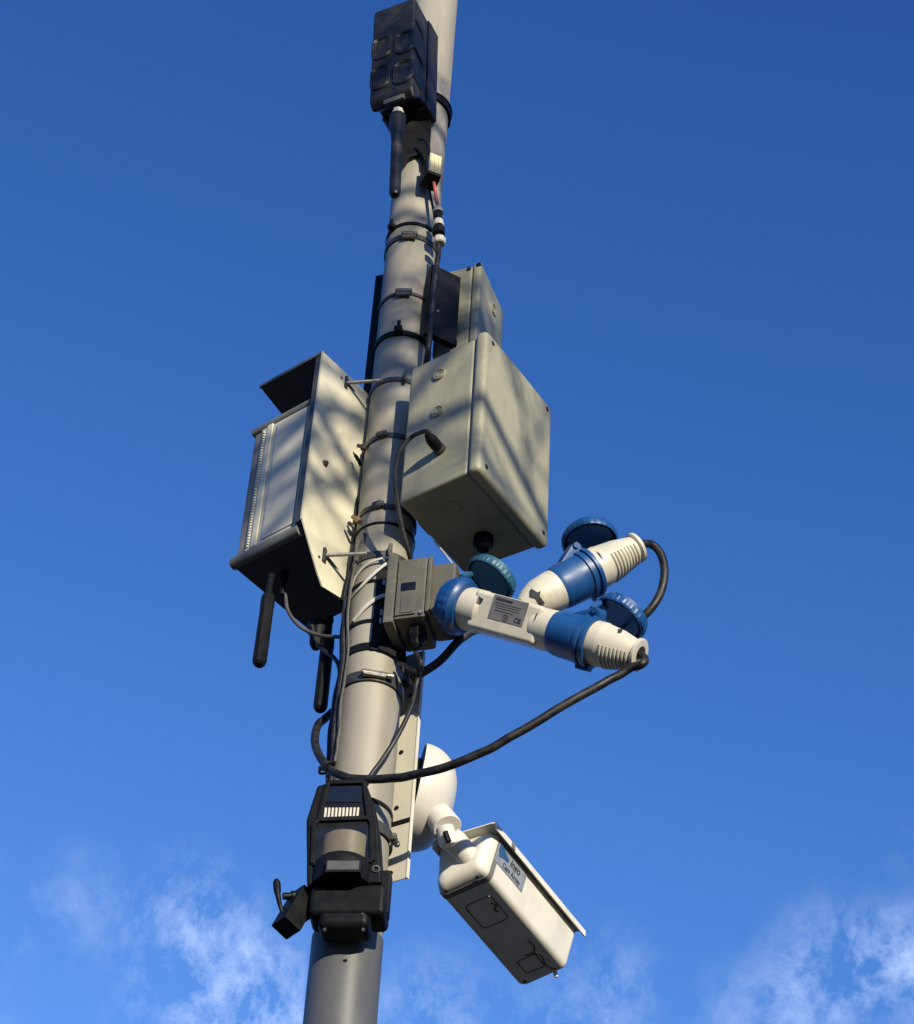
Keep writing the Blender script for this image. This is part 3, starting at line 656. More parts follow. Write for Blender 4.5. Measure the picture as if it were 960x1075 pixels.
# the two plugs
def plug(F, t0, L, r, label, group, ref, ring=True):
    T = thing('plug', label, 'plug', F @ V((t0, 0, 0)), 0, group)
    part('body', lathe(B(), F, [(t0 - .008, 0), (t0 - .008, r * .98), (t0 + L * .25, r), (t0 + L * .27, r * .97), (t0 + L * .6, r * .84), (t0 + L * .92, r * .60), (t0 + L * .93, r * .60)], 48), m_cream, T)
    part('end_ring', lathe(B(), F, [(t0 + L * .92, 0), (t0 + L * .92, r * .66), (t0 + L * .94, r * .73), (t0 + L * .985, r * .73), (t0 + L, r * .66), (t0 + L, r * .40), (t0 + L - .012, r * .36), (t0 + L - .012, 0)], 40), m_cream, T)
    Fg = axfr(F @ V((0, 0, 0)), F @ V((1, 0, 0)), ref)
    gb = B()
    for i in range(8):
        t = t0 + L * (.38 + .067 * i); rr = r * (.93 - .028 * i - max(0, i - 2) * .012)
        pts = [Fg @ V((t, math.sin(a) * rr * 1.0, math.cos(a) * rr * 1.0)) for a in [R(-66) + R(132) * k / 12 for k in range(13)]]
        tube(gb, pts, .0030, 8)
    part('grip_ribs', gb, m_cream, T)
    return T
PG = 'ivory plugs in the splitter'
rT = .040
pA = plug(F, tpx(621, 674), AL - tpx(621, 674) , rT, 'ivory ribbed plug on the lower straight outlet of the splitter', PG, (-CU * .85 - CR * .2 - CF * .5).normalized())
patch([(649, 660), (653, 657.5), (655, 661), (652, 665), (648.5, 665)], pA)
pB = plug(FBR, bpx(617, 602), BL - bpx(617, 602), rT, 'ivory ribbed plug on the upper slanting outlet of the splitter', PG, (CR * .75 - CU * .45 - CF * .6).normalized())
patch([(626, 579), (630, 581), (634, 588), (630, 585)], pB)
# their cables
pe = F @ V((AL - .012, 0, 0))
single('power_cable', tube(B(), jig([pe, F @ V((AL + .008, 0, -.002)), at(675, 697, -.27), at(664, 701, -.26), at(640, 714, -.25), at(600, 736, -.24), at(550, 766, -.22), at(500, 793, -.19), at(450, 810, -.15), at(410, 817.5, -.11), at(375, 818, -.085), at(352, 812, -.065), at(338, 798, -.03), at(331, 780, 0), at(333, 764, .03), at(344, 752, .05), at(358, 742, .06)]), .0076, 14), m_rubber,
       'thick black cable sweeping from the lower plug across to the left of the post', 'cable')
pf = FBR @ V((BL - .012, 0, 0))
single('power_cable', tube(B(), [pf, FBR @ V((BL + .01, 0, 0)), at(685, 572, -.17), at(694, 582, -.165), at(698, 600, -.16), at(694, 622, -.15), at(682, 641, -.14), at(664, 655, -.12), at(635, 662, -.09), at(590, 660, -.07), at(540, 658, -.05), at(505, 660, -.05), at(483, 672, -.06), at(462, 694, -.05), at(438, 710, -.03), at(420, 722, .03), at(405, 735, .07)], .0078, 14), m_rubber,
       'thick black cable hooping over right from the upper plug and back behind', 'cable')
single('thin_cable', tube(B(), [p + V((0, 0, -.04)), at(442, 695, -.105), at(440, 706, -.085), at(437, 720, -.075), at(432, 742, -.08), at(418, 772, -.085), at(402, 797, -.08), at(389, 815, -.08), at(380, 832, -.075)], .0043, 10), m_rubber,
       'thin black cable slanting down the front of the post from the socket box', 'cable')
single('thin_cable', tube(B(), [at(443, 698, -.105), at(441, 706, -.09), at(432, 703, -.085), at(420, 697, -.06), at(428, 712, -.05), at(436, 728, -.05)], .004, 10), m_rubber,
       'short black cable kinked at the right of the heavy bright clamp', 'cable')
single('thin_wire', tube(B(), [at(456, 568, -.05), at(466, 580, -.07), at(480, 598, -.09), at(486, 607, -.1)], .0016, 8), m_tie, 'thin pale wire slanting from the big box to the teal cover', 'wire')
# bundle down the left edge of the post
BG = 'cables bundled down the left edge of the post'
def lw(pts, r, m, label): single('thin_cable', tube(B(), jig([at(x, y, d) for x, y, d in pts], .0012), r, 8), m, label, 'cable', BG)
lw([(379, 480, .02), (374, 520, .01), (372, 560, 0), (368, 600, -.01), (364, 650, -.02), (361, 700, -.02), (355, 745, -.025), (351, 790, -.03), (347, 822, -.03)], .0045, m_rubber, 'longest black cable of the bundle down the left edge of the post')
lw([(383, 560, -.045), (372, 598, -.045), (366, 640, -.045), (365, 690, -.04), (359, 735, -.045), (355, 778, -.045), (352, 800, -.045)], .0028, m_greycab, 'thin grey cable in front of the black bundle left of the post')
lw([(362, 640, .0), (359, 680, .0), (358, 705, .0), (350, 745, -.005), (346, 780, -.005), (345, 822, -.02)], .0048, m_rubber, 'outermost black cable of the bundle left of the post')
lw([(370, 600, -.03), (363, 636, -.03), (361, 660, -.03), (360, 700, -.03), (352, 760, -.03), (349, 800, -.03)], .005, m_rubber, 'black cable in the middle of the bundle left of the post')
T = thing('cable_tie', 'black cable tie binding the thick cable at the top of the trail camera', 'cable tie', at(343, 806, -.05), 0, TIG)
part('strap', tube(B(), [at(343, 806, -.05) + V((.012 * math.cos(a), -.013 * math.sin(a), .010 * math.cos(a))) for a in [i * math.pi / 8 for i in range(16)]], .0024, 6, closed=True), m_black, T)
part('head', box(B(), fr(at(338, 807, -.06), CR, CF, CU), -.006, .006, -.005, .005, -.004, .004, .001), m_black, T)

# ---------------------------------------------------------------- plate behind, dome mount and security camera
o = at(443, 700, .03); F = yawfr(o, 32)
zb = -abs(along(o, V((0, 0, -1)), 430, 922))
T = thing('mounting_plate', 'pale drilled metal plate strapped behind the right of the post', 'mounting plate', F @ V((0, .04, zb)), R(58))
def pt_holes():
    return [rect_on(F, ('x', 0), [q])[0] for q in ((421.5, 790), (416.5, 848.5), (410.5, 917), (432, 730))]
zbr = rect_on(F, ('x', 0), [(434, 861)])[0].z
part('plate', box(B(), F, 0, .003, 0, .10, zb, .04, .0008, 1), m_plate, T)
part('edge_fold', box(B(), F, -.0015, .006, -.0022, -.0002, zb, .04), m_camb, T)
part('joint', box(B(), F, -.0012, .0, 0.0, .10, zbr - .002, zbr + .008), m_black, T)
for p in pt_holes():
    part('bolt_hole', lathe(B(), axfr(F @ V((-.0008, p.y, p.z)), F @ V((.0, p.y, p.z))), [(0, 0), (0, .0048), (.0008, .0048)], 14), m_blackg, T)
# dome base
T = thing('security_camera', 'white box security camera under a sun shield on a white dome mount', 'security camera', at(437, 838, .11))
c = at(431, 836, .11); dirn = (CR * .93 - CU * .30 - CF * .25); dirn = (V((dirn.x, dirn.y, dirn.z))).normalized()
a0_ = V((.97, .15, -.10)).normalized()
FD = axfr(c, c + a0_)
rD = .100
prof = [(-.004, 0), (-.004, rD * .72), (.0, rD * .74)]
part('dome_back', lathe(B(), FD, [(-.004, 0), (-.004, rD * .70), (.004, rD * .72), (.0055, rD * .985), (.008, rD * .985)], 56), m_black, T)
pr = [(.006, rD * .8), (.006, rD)] + [(.010 + .070 * math.sin(R(a)) , rD * (math.cos(R(a)) ** .72)) for a in range(0, 90, 6)] + [(.0805, 0)]
part('dome', lathe(B(), FD, pr, 56), m_dome, T)
e0 = at(462, 862, -.04); e1 = at(477, 881, -.045)
p1_ = e0; p2_ = at(474, 872, -.05)
part('swivel_cup', lathe(B(), axfr(at(457, 852, .08), at(475, 877, .05)), [(0, .024), (.03, .0265), (.058, .0275), (.060, .0255), (.060, .0)], 36), m_dome, T)
j = at(471, 883, -.05)
part('swivel_joint', lathe(B(), axfr(at(467, 870, .05), at(473, 889, .055)), [(0, 0), (.0, .0165), (.03, .0175), (.036, .014), (.038, 0)], 20), m_dome, T)
part('hinge_slot', box(B(), axfr(at(467, 872, .03), at(473, 888, .035)), .002, .024, -.004, .004, -.004, .004, .001), m_black, T)
part('arm', lathe(B(), axfr(at(473, 877, .055), at(492, 901, .08)), [(0, .018), (.012, .0215), (.085, .0225), (.085, 0)], 36), m_dome, T)
# camera body
o = at(505, 910, .05); F = yawfr(o, 33) @ M.Rotation(R(5), 4, 'Y')
def r0(q): return rect_on(F, ('x', 0), [q])[0]
bl_, tr, tl = r0((454, 933)), r0((518, 868)), r0((478, 882))
ex = F.to_3x3() @ V((1, 0, 0)); Lc = along(o, ex, 596, 1018)
tilt = 0
print('cam z', bl_.z); print('cam', bl_[:], tr[:], tl[:], Lc)
hT = tr.z; polyb = [(0, 0), (bl_.y, bl_.z), (bl_.y + .004, hT * .95), (tr.y + .012, hT), (tr.y, tr.z)]
polyb = [(0, 0), (bl_.y, 0), (bl_.y + .006, hT), (tr.y, hT)]
bd = B()
t_ = bmesh.new(); secs = []
import itertools
def rr_poly(y0, y1, y2, y3, z0, z1, rad, n=6, bz1=0):
    """rounded quad: (y0,z0) (y1,z0) (y2,z1) (y3,z1)"""
    P = [V((y0, z0)), V((y1, z0 + bz1)), V((y2, z1)), V((y3, z1))]; out = []
    for i in range(4):
        p, a, b = P[i], P[i - 1], P[(i + 1) % 4]; da = (a - p).normalized(); db = (b - p).normalized()
        ang = da.angle(db); tt = rad[i] / math.tan(ang / 2); s = p + da * tt; e = p + db * tt
        for k in range(n + 1):
            u = k / n; out.append((s * (1 - u) ** 2 + p * 2 * u * (1 - u) + e * u * u))
    return out
def loft(secs, F, cap=True):
    t = bmesh.new(); rs = []
    for x, poly in secs: rs.append([t.verts.new((x, q.x, q.y)) for q in poly])
    n = len(rs[0])
    for a, b in zip(rs, rs[1:]):
        for i in range(n): t.faces.new((a[i], a[(i + 1) % n], b[(i + 1) % n], b[i]))
    if cap: t.faces.new(rs[0][::-1]); t.faces.new(rs[-1])
    bmesh.ops.transform(t, matrix=F, verts=t.verts); return t
def sec(ins, dz=0): return rr_poly(ins, bl_.y - ins, bl_.y + .004 - ins, tr.y + ins, ins + dz, hT - ins, (.014, .014, .010, .010), bz1=bl_.z)
CM = F
part('housing', loft([(0.0, sec(.020)), (.003, sec(.010)), (.010, sec(.004)), (.022, sec(0)), (Lc * .5, sec(0)), (Lc - .012, sec(0)), (Lc - .004, sec(.003)), (Lc, sec(.008))], F), m_camb, T, sharp=50)
bz = sec(-.0012)
part('rear_seam', loft([(.026, sec(-.0010)), (.038, sec(-.0010))], F), m_galv, T, sharp=50)
# sun shield: a bent sheet over the top with short skirts
yl, yr = bl_.y + .008, tr.y - .010
def skirt(off): return [V((yr + off, hT - .012)), V((yr + off, hT + .001 - off)), V((yr + .0015 + off, hT + .0035 - off)), V((yr + .005 + off, hT + .0055 - off)), V((yr + .010 + off, hT + .007 - off)), V((yl - .008 - off, hT + .007 - off)), V((yl - off, hT + .001 - off)), V((yl - off, hT - .012))]
oo = skirt(0); ii = skirt(.0022)[::-1]
sh = B(); prism(sh, F, [(q.x, q.y) for q in oo + ii], -.004, Lc + .010, 'x'); part('sun_shield', sh, m_camb, T)
part('shield_band', prism(B(), F, [(q.x, q.y) for q in skirt(-.0012) + skirt(.001)[::-1]], .050, .062, 'x'), m_galv, T)
# sticker, access panel, stains
def side_pt(u, v, off=0):
    """point on the right side face: u along, v height fraction"""
    return F @ V((u, tr.y * v - off, hT * v))
sN = (F.to_3x3() @ V((0, -hT, tr.y))).normalized(); 
if sN.dot(CO - o) < 0: sN = -sN
up_s = (F.to_3x3() @ V((0, tr.y, hT))).normalized()
SF = fr(side_pt(0, .62), ex, up_s, sN) if ex.cross(up_s).dot(sN) > 0 else fr(side_pt(0, .62), -ex, up_s, sN)
sgn = 1 if ex.cross(up_s).dot(sN) > 0 else -1
hs_ = math.hypot(tr.y, hT)
st = B(); box(st, SF, sgn * .028 if sgn > 0 else -.128, sgn * .128 if sgn > 0 else -.028, -.018, .024, 0.0006, .0014)
stk = part('sticker', st, m_stick, T, 'worn silver and blue printed sticker')
TF = SF @ M.Translation((sgn * .078, 0, .0016))
text('ingo', .020, TF @ M.Translation((.012, .008, 0)), m_ink, stk, font_shear=.2)
text('Cam Array', .0135, TF @ M.Translation((.006, -.010, 0)), m_ink, stk)
lg = B(); prism(lg, TF, [(-.046, .018), (-.036, .021), (-.022, .012), (-.010, .008), (-.012, .001), (-.026, .0), (-.040, -.004), (-.046, .006)], 0, .0006, 'z'); part('printed_logo', lg, m_stickb, stk)
pb = B(); zf = -.0004
def loop_bottom(pts, r): tube(pb, [F @ V((x, y, zf + bl_.z * y / bl_.y)) for x, y in pts], r, 6, closed=True)
W_ = bl_.y
def rl(x0, x1, y0, y1, c=.008):
    o_ = []
    for cx, cy, a in ((x1 - c, y1 - c, 0), (x0 + c, y1 - c, 90), (x0 + c, y0 + c, 180), (x1 - c, y0 + c, 270)):
        for k in range(5): o_.append((cx + c * math.cos(R(a + k * 22.5)), cy + c * math.sin(R(a + k * 22.5))))
    return o_
loop_bottom(rl(Lc * .22, Lc * .44, W_ * .22, W_ * .75), .0009); part('hatch_outline', pb, m_blackg, T); pb = B(); loop_bottom(rl(Lc * .78, Lc * .9, W_ * .3, W_ * .68, .004), .0008)
part('hatch_outline', pb, m_blackg, T)
tg = B(); lathe(tg, axfr(F @ V((Lc + .0, W_ * .28, .008)), F @ V((Lc + .008, W_ * .28, -.006))), [(0, .004), (.014, .004), (.016, 0)], 10); part('drain_nub', tg, m_camb, T)
for yy_ in (.18, .82):
    for xx_ in (.06, .95):
        q3 = F @ V((Lc * xx_, W_ * yy_, bl_.z * yy_ - .001)); part('base_screw', lathe(B(), axfr(q3, q3 + F.to_3x3() @ V((0, 0, 1))), [(0, 0), (0, .0035), (.003, .0035)], 8), m_steeld, T)
# hanging dirt trails round the front edge
vt = B()
def ub(x, y): return F @ V((x, y, bl_.z * y / bl_.y - .0006))
tube(vt, [ub(Lc * .66, .022), ub(Lc * .72, .020), ub(Lc * .77, .028), ub(Lc * .82, .022), ub(Lc * .90, .026), ub(Lc * .96, .018)], .0012, 6)
tube(vt, [ub(Lc * .77, .028), ub(Lc * .76, .046)], .001, 6); tube(vt, [ub(Lc * .28, .030), ub(Lc * .31, .024), ub(Lc * .33, .032), ub(Lc * .36, .030)], .0012, 6)
part('dirt_trail', vt, m_black, T)

# ---------------------------------------------------------------- black trail camera at the bottom
o = at(397, 860, -.135); F = yawfr(o, 7)
def tcf(x, y, off=0): return rect_on(F, ('x', off), [(x, y)])[0]
pts = [tcf(*q) for q in ((345, 821), (384, 820), (394, 846), (397, 862), (401, 926), (322, 929), (321.5, 860), (333, 824))]
T = thing('trail_camera', 'black trail camera strapped to the front of the lower post', 'trail camera', F @ V((.05, pts[4].y + .05, pts[4].z - .05)), R(83))
part('housing', prism(B(), F, [(q.y, q.z) for q in pts], 0, .062, 'x', .005, 3), m_black, T)
def tb_(x0, y0, x1, y1, a, b, m, name, bev=0, par=None, seg=2):
    p, q = tcf(x0, y0), tcf(x1, y1); return part(name, box(B(), F, a, b, min(p.y, q.y), max(p.y, q.y), min(p.z, q.z), max(p.z, q.z), bev, seg), m, par or T)
# raised bezel
bz = B()
outer = [tcf(*q) for q in ((347, 822), (382.5, 821), (386, 826), (389, 902), (330, 905), (333.5, 830))]
def strip(bm, a, b, w, x0=-.006, x1=.001):
    t = (b - a).normalized(); s = V((0, -t.z, t.y)) * w / 2
    prism(bm, F, [(a.y + s.y, a.z + s.z), (b.y + s.y, b.z + s.z), (b.y - s.y, b.z - s.z), (a.y - s.y, a.z - s.z)], x0, x1, 'x', .0012, 2)
cor = [tcf(*q) for q in ((345, 823), (383, 822), (387.5, 860), (390.5, 864), (391, 905), (329, 908), (330, 866), (335, 862))]
for a, b in ((0, 1), (1, 2), (2, 3), (3, 4), (4, 5), (5, 6), (6, 7), (7, 0), (7, 2)): strip(bz, cor[a], cor[b], .008)
part('bezel', bz, m_black, T)
tb_(341, 826, 380, 843, -.002, .001, m_glass, 'sensor_window', .001)
sl_ = tb_(340, 847.5, 379, 863, -.0016, .001, m_blackg, 'led_window')
lb = B(); a, b = tcf(340.8, 849), tcf(378.5, 848); lo1, lo2 = tcf(340.8, 861.5), tcf(378.5, 860.5)
for i in range(10):
    f0 = (i + .12) / 10; f1 = (i + .78) / 10
    ya = a.y + (b.y - a.y) * f0; yb = a.y + (b.y - a.y) * f1
    box(lb, F, -.0034, -.0016, min(ya, yb), max(ya, yb), lo1.z, a.z, .0006, 1)
part('led_strip', lb, m_led, sl_)
# recessed bay with curved lens
tb_(332, 869, 389, 903, -.001, .002, m_blackg, 'lens_bay')
l0, l1 = tcf(334.5, 900), tcf(386, 900); yc = (l0.y + l1.y) / 2; rl_ = abs(l0.y - l1.y) / 2
zt_, zb_ = tcf(361, 877).z, tcf(361, 905).z
lf = fr(F @ V((.016, yc, zb_)), V((0, 0, 1)), F.to_3x3() @ V((0, 1, 0)), F.to_3x3() @ V((-1, 0, 0)))
part('lens', lathe(B(), lf, [(0, 0), (0, rl_), (zt_ - zb_ - .003, rl_), (zt_ - zb_, rl_ - .003), (zt_ - zb_, 0)], 48, 1, .9), m_tan, T)
# domed lower lip
dome_f = fr(F @ V((.016, yc, tcf(361, 928).z)), V((0, 0, 1)), F.to_3x3() @ V((0, 1, 0)), F.to_3x3() @ V((-1, 0, 0)))
hgt = tcf(361, 903).z - tcf(361, 928).z
part('lower_lip', lathe(B(), dome_f, [(0, 0), (0, rl_ * 1.22), (hgt * .7, rl_ * 1.22), (hgt * .9, rl_ * 1.17), (hgt, rl_ * 1.08), (hgt, 0)], 56, 1, .98), m_black, T)
pz = tcf(363, 917, -.0)
lbx = B(); box(lbx, F, -.0135 - rl_ * 0 - .012, -.0235, pz.y - .026, pz.y + .026, pz.z - .008, pz.z + .007)
# latch block
p, q = tcf(326, 926), tcf(404, 958)
part('latch_block', box(B(), F, .002, .066, min(p.y, q.y), max(p.y, q.y), q.z, p.z, .011, 4), m_black, T)
p, q = tcf(345, 916), tcf(381, 929)
fb_ = part('latch', box(B(), F, -.037, -.01, min(p.y, q.y), max(p.y, q.y), q.z, p.z, .002, 2), m_black, T)
part('name_plate', box(B(), F, -.0378, -.036, min(p.y, q.y) + .003, max(p.y, q.y) - .003, q.z + .004, p.z - .003, .0005, 1), m_glabel, fb_)
p = tcf(395, 913)
part('strap_eye', lathe(B(), axfr(F @ V((-.003, p.y, p.z)), F @ V((.004, p.y, p.z))), [(0.003, .0), (.003, .0045), (0, .0045), (0, .0068), (.003, .0075), (.007, .0075)], 20), m_bright, T)
# side ears
for q in ((401, 930), ):
    p0, p1 = tcf(398, 870), tcf(408, 956)
    part('side_flange', box(B(), F, .022, .05, min(p0.y, p1.y) + .004, max(p0.y, p1.y), p1.z + .012, tcf(398, 905).z, .003, 2), m_black, T)
# mount block beneath
p, q = tcf(335, 958, .02), tcf(389, 977, .02)
mb = B(); box(mb, F, .006, .064, min(p.y, q.y), max(p.y, q.y), q.z, p.z + .03, .014, 4)
part('mount_block', mb, m_black, T)
for q_ in ((381, 960), (381.5, 976), (341, 976)):
    p = tcf(*q_, .005); part('mount_screw', lathe(B(), axfr(F @ V((.004, p.y, p.z)), F @ V((.008, p.y, p.z))), [(0, 0), (0, .003), (.004, .003)], 8), m_steeld, T)
# ball-head lever and block at its left
T = thing('swivel_bracket', 'black swivel bracket with a clamp lever left of the trail camera', 'bracket', at(310, 960, -.09))
sb = B(); a, b = at(322, 941, -.09), at(295, 941, -.10)
lathe(sb, axfr(a, b), [(0, .012), (.008, .012), (.008, .006), (.018, .006), (.018, .009), (.026, .009), (.027, .006), (.04, .006), (.04, 0)], 12)
part('clamp_screw', sb, m_black, T)
part('lever', tube(B(), [at(290, 926, -.105), at(292, 940, -.105), at(294, 950, -.10), at(297, 960, -.095)], .0055, 10, r2=.003), m_black, T)
part('lever_knob', lathe(B(), axfr(at(290, 927, -.105) + V((0, 0, .006)), at(292, 944, -.105)), [(0, 0), (0, .004), (.006, .0065), (.02, .0062), (.028, .005), (.03, 0)], 12), m_black, T)
kb = B(); a_ = at(326, 942, -.08); Fk = axfr(at(322, 938, -.08), at(300, 975, -.10)); Lk = (at(322, 938, -.08) - at(300, 975, -.10)).length
box(kb, Fk, 0.006, Lk, -.020, .020, -.018, .018, .003, 2)
part('block', kb, m_black, T)
part('block_arm', tube(B(), [at(330, 955, -.07), at(318, 962, -.075), at(306, 972, -.09)], .011, 8), m_black, T)

# ---------------------------------------------------------------- black sensor box at the top
o = at(436, -4, -.175); F = yawfr(o, 24)
F = M.Translation(o) @ M.Rotation(R(-3.2), 4, CF) @ M.Translation(-o) @ F
zb = -abs(along(o, F.to_3x3() @ V((0, 0, -1)), 434, 90)); wy = along(o, F.to_3x3() @ V((0, 1, 0)), 391, 9); dx = along(o, F.to_3x3() @ V((1, 0, 0)), 460, 40)
print('sensor', zb, wy, dx)
T = thing('sensor_box', 'black weatherproof sensor box with four oval windows at the top of the post', 'sensor box', F @ V((dx / 2, wy / 2, zb)), R(66))
zr = rect_on(F, ('x', dx), [(459, 129)])[0].z
t_ = B(); prism(t_, F, [(0, 0), (dx * .6, 0), (dx * .6, zr + .006), (dx * .42, zr + .004), (.018, zb - .022), (0, zb)], 0, wy, 'y', .008, 3)
part('front_shell', t_, m_black2, T)
zl_ = rect_on(F, ('x', dx), [(402, 150)])[0].z
part('rear_shell', prism(B(), F, [(-.004, zr), (-.004, .004), (wy + .004, .004), (wy + .004, zl_ + .012), (wy - .012, zl_)], dx * .6, dx, 'x', .006, 2), m_black2, T)
part('seam_gasket', box(B(), F, dx * .585, dx * .61, -.002, wy + .002, zr + .003, .002), m_blackg, T)
def ovl(cx, cy, w, h, par):
    p = rect_on(F, ('x', 0), [(cx, cy)])[0]
    for s_, r_, x_ in ((1, .0034, -.0008), (.72, .0024, -.0006)):
        pts = []
        ww, hh = w * s_ if s_ == 1 else w - .011, h * s_ if s_ == 1 else h - .011; c = ww * .42
        for qx, qz, a in ((ww / 2 - c, hh / 2 - c, 0), (-ww / 2 + c, hh / 2 - c, 90), (-ww / 2 + c, -hh / 2 + c, 180), (ww / 2 - c, -hh / 2 + c, 270)):
            for k in range(6): pts.append(F @ V((x_, p.y + qx + c * math.cos(R(a + k * 18)), p.z + qz + c * math.sin(R(a + k * 18)))))
        tube(par, pts, r_, 8, closed=True)
    pr_ = []
for q in ((401, 50), (425, 43.5), (399.5, 81), (423.5, 75)):
    b_ = B(); ovl(*q, .045, .084, b_)
    part('window_frame', b_, m_black2, T)
for yy in (31, 62, 93):
    p = rect_on(F, ('y', 0), [(441, yy)])[0]
    rb = B(); tube(rb, [F @ V((.004, -.001, p.z + .004)), F @ V((dx * .3, -.0015, p.z - .002)), F @ V((dx * .40, -.001, p.z - .012))], .0022, 8); part('side_rib', rb, m_black2, T)
p = rect_on(F, ('x', 0), [(412, 108)])[0]
part('foot_plate', box(B(), F, .004, .014, p.y - .026, p.y + .026, zb - .024, zb - .008, .002), m_glabel, T)
a = at(418, 117, -.16)
zl = along(a, V((0, 0, -1)), 413, 206)
b_end = at(414.5, 206, -.165); zl = (b_end - a).length; ax = axfr(a, b_end, V((0, 1, 0)))
an = part('antenna', lathe(B(), ax, [(.020, 0), (.020, .018), (.026, .0185), (.06, .0178), (.085, .0145), (.11, .0125), (zl - .010, .0125), (zl - .003, .009), (zl, 0)], 20), m_black2, T)
part('connector', lathe(B(), ax, [(-.008, .009), (-.002, .009), (-.002, .013), (.010, .014), (.012, .0155), (.022, .0155), (.022, 0)], 8), m_led, an, sharp=20)
part('bracket_or_shade', prism(B(), local(-.05, 0, PR), [(-.042, pole_z(432, 130)), (.024, pole_z(432, 130)), (.026, pole_z(432, 176)), (.016, pole_z(432, 184)), (.004, pole_z(432, 166)), (-.020, pole_z(430, 170)), (-.040, pole_z(430, 184))], -.012, .0, 'y', .002), m_black, T)  # black sheet shaped as the shadow cast on the post below the box
zs = pole_z(455, 100)
T = thing('webbing_strap', 'black strap holding the sensor box near the top of the post', 'strap', (PX, PY, zs))
part('strap', band(zs, PR + .003, .022, .003, tilt=(-.15, 0)), m_black, T)
part('edge_cord', lathe(B(), ZF, [(zs + .004, PR + .005), (zs + .006, PR + .0085), (zs + .01, PR + .005)], 64), m_black2, T)
# terminal block with red wire
o = at(463, 187, -.10); F = yawfr(o, 55)
T = thing('terminal_block', 'little cream and black terminal block hanging right of the top antenna', 'terminal block', o)
F = yawfr(at(450.5, 178, -.115), 68)
cb = B(); box(cb, F, .0, .028, 0, .010, 0, .062, .001)
for i in range(3): box(cb, F, .002 + i * .009, .008 + i * .009, -.0025, .0, .003, .059, .001)
part('terminal_strip', cb, m_block, T)
part('shell', box(B(), F, -.004, .032, .010, .045, -.010, .055, .002), m_black, T)
part('base', box(B(), F, -.002, .030, -.001, .011, -.010, -.0005, .001), m_black, T)
part('lead', tube(B(), [at(440, 146, -.09), at(446, 147, -.10), at(450, 153, -.10), at(451, 162, -.10)], .0035), m_black, T)
single('red_wire', tube(B(), [at(453.5, 178, -.09), at(457, 200, -.09), at(460, 220, -.085)], .0038), m_red, 'short faded red wire below the cream terminal block', 'wire')
T = thing('inline_connector', 'grey, black and white inline cable connector at the right edge of the post', 'cable connector', at(460, 240, -.05))
def seg_(p, q, prof, m, name): part(name, lathe(B(), axfr(at(*p, -.085), at(*q, -.085)), prof, 10), m, T, sharp=20)
seg_((460, 218), (460.5, 228), [(0, .006), (.004, .011), (.018, .0115), (.02, 0)], m_greyfit, 'top_nut')
seg_((460, 226), (460.7, 234), [(0, .0085), (.018, .0085), (.018, 0)], m_black, 'neck')
seg_((460.5, 232), (461, 241), [(0, .011), (.014, .012), (.017, .011), (.017, 0)], m_led, 'white_ring')
seg_((460.5, 239), (461, 252), [(0, .0115), (.004, .014), (.022, .014), (.024, 0)], m_black, 'barrel')
seg_((461.5, 250), (462, 262), [(0, .012), (.003, .0138), (.018, .0138), (.02, .011), (.02, 0)], m_led, 'white_nut')
single('thin_cable', tube(B(), [at(460.5, 258, -.085), at(460, 270, -.085), at(457, 290, -.088), at(454.5, 315, -.088), at(452.5, 340, -.086), at(450, 366, -.08), at(447, 385, -.05), at(446, 410, .0), at(430, 440, .03)], .006), m_rubber, 'black cable hugging the right edge of the post above the big grey box', 'cable')
single('thin_cable', tube(B(), [at(449, 185, -.07), at(452, 205, -.065), at(456, 225, -.07), at(457, 245, -.07)], .003), m_rubber, 'thin black lead beside the short red wire', 'cable')

# ---------------------------------------------------------------- bare tree behind the viewer; its twigs dapple the boxes
rt = random.Random(5)
tb = B()
TDIST = 4.6
WC = V((PX, PY, 4.85)) + SD * TDIST
RW = V((-SD.y, SD.x, 0)).normalized(); RW = RW if RW.x > 0 else -RW
UW = RW.cross(SD).normalized(); UW = UW if UW.z > 0 else -UW
base = V((WC.x, WC.y, 0)) + RW * 1.9 - V((SD.x, SD.y, 0)).normalized() * -.3
def twig(p, d, L, r, dep):
    n = 5; pts = [p]; q = p.copy(); dd = d.normalized()
    for i in range(n):
        dd = (dd + V((rt.uniform(-1, 1), rt.uniform(-1, 1), rt.uniform(-1, 1))) * .16).normalized(); q = q + dd * (L / n); pts.append(q.copy())
    tube(tb, pts, r, 6, True, r2=r * .5, sub=3)
    if dep < 3:
        for i in range(5 if dep < 2 else 3):
            s_ = rt.uniform(.15, 1); b = pts[min(n, int(s_ * n))]; a = dd.orthogonal().normalized(); a.rotate(M.Rotation(rt.uniform(0, 6.28), 3, dd))
            twig(b, dd * .8 + a * rt.uniform(.4, .8), L * rt.uniform(.45, .7), r * .6, dep + 1)
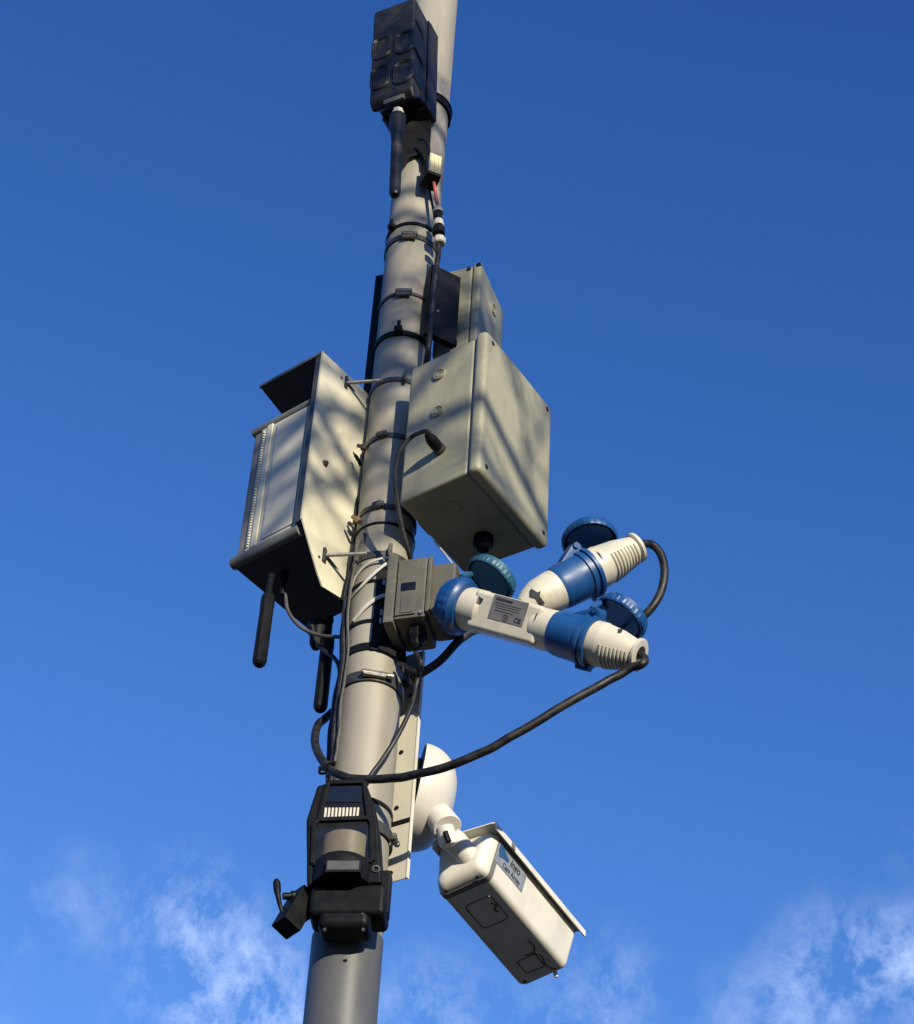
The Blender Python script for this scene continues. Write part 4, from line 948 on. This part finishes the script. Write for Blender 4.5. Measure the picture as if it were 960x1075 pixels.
def bough(pts, r):
    P3 = [WC + RW * u + UW * v + SD * w for u, v, w in pts]
    tube(tb, P3, r, 10, True, r2=r * .4)
    C_ = cat(P3, 6)
    for i in range(3, len(C_) - 1, 2):
        d = (C_[i + 1] - C_[i]).normalized(); a = d.orthogonal().normalized(); a.rotate(M.Rotation(rt.uniform(0, 6.28), 3, d))
        twig(C_[i], d * .7 + a * .8, rt.uniform(.3, .55), r * .33, 1)
T = thing('bare_tree', 'leafless branching tree standing behind the viewer out of the picture', 'tree', base)
tr_u = 1.9
tube(tb, [base, base + V((.05, 0, 1.8)), base + V((-.05, .1, 3.6)), base + V((.0, .1, 5.2)), base + V((.15, 0, 7.2))], .15, 14, True, r2=.04)
for b_ in ([(tr_u, -.9, -.3), (1.2, -.35, -.2), (.6, -.02, 0), (.1, .12, .1), (-.5, .42, .1), (-1.0, .6, 0)],
           [(tr_u, -.6, -.3), (1.1, .05, .1), (.55, .35, .2), (.2, .30, .2), (-.2, -.02, .2), (-.7, -.25, .1)],
           [(tr_u, -.3, -.3), (1.3, .4, -.2), (.7, .62, -.1), (.25, .40, -.1), (-.1, .22, -.1), (-.6, .1, -.1)],
           [(tr_u, -1.1, -.3), (1.2, -.8, -.1), (.6, -.45, 0), (.15, -.2, .1), (-.35, .06, .1), (-.9, .2, .1)],
           [(tr_u, .1, -.3), (1.2, .9, 0), (.6, 1.1, 0), (.1, .95, 0), (-.5, 1.15, 0)],
           [(tr_u, .3, .2), (1.1, .75, .3), (.4, .55, .3), (.1, .15, .3), (-.2, -.25, .3), (-.5, -.5, .3)],
           [(tr_u, -.4, .3), (1.2, .25, .3), (.5, .50, .3), (.05, .62, .3), (-.6, .85, .3)],
           [(tr_u, .2, .1), (1.2, .62, .1), (.5, .82, .1), (.0, .72, .1), (-.5, .95, .1)],
           [(tr_u, .4, -.3), (2.5, 1.0, .3), (3.1, 1.3, .5)], [(tr_u, -.2, -.3), (2.4, .3, -.7), (2.9, .6, -1.0)]):
    bough(b_, .026)
part('trunk', tb, m_bark, T)
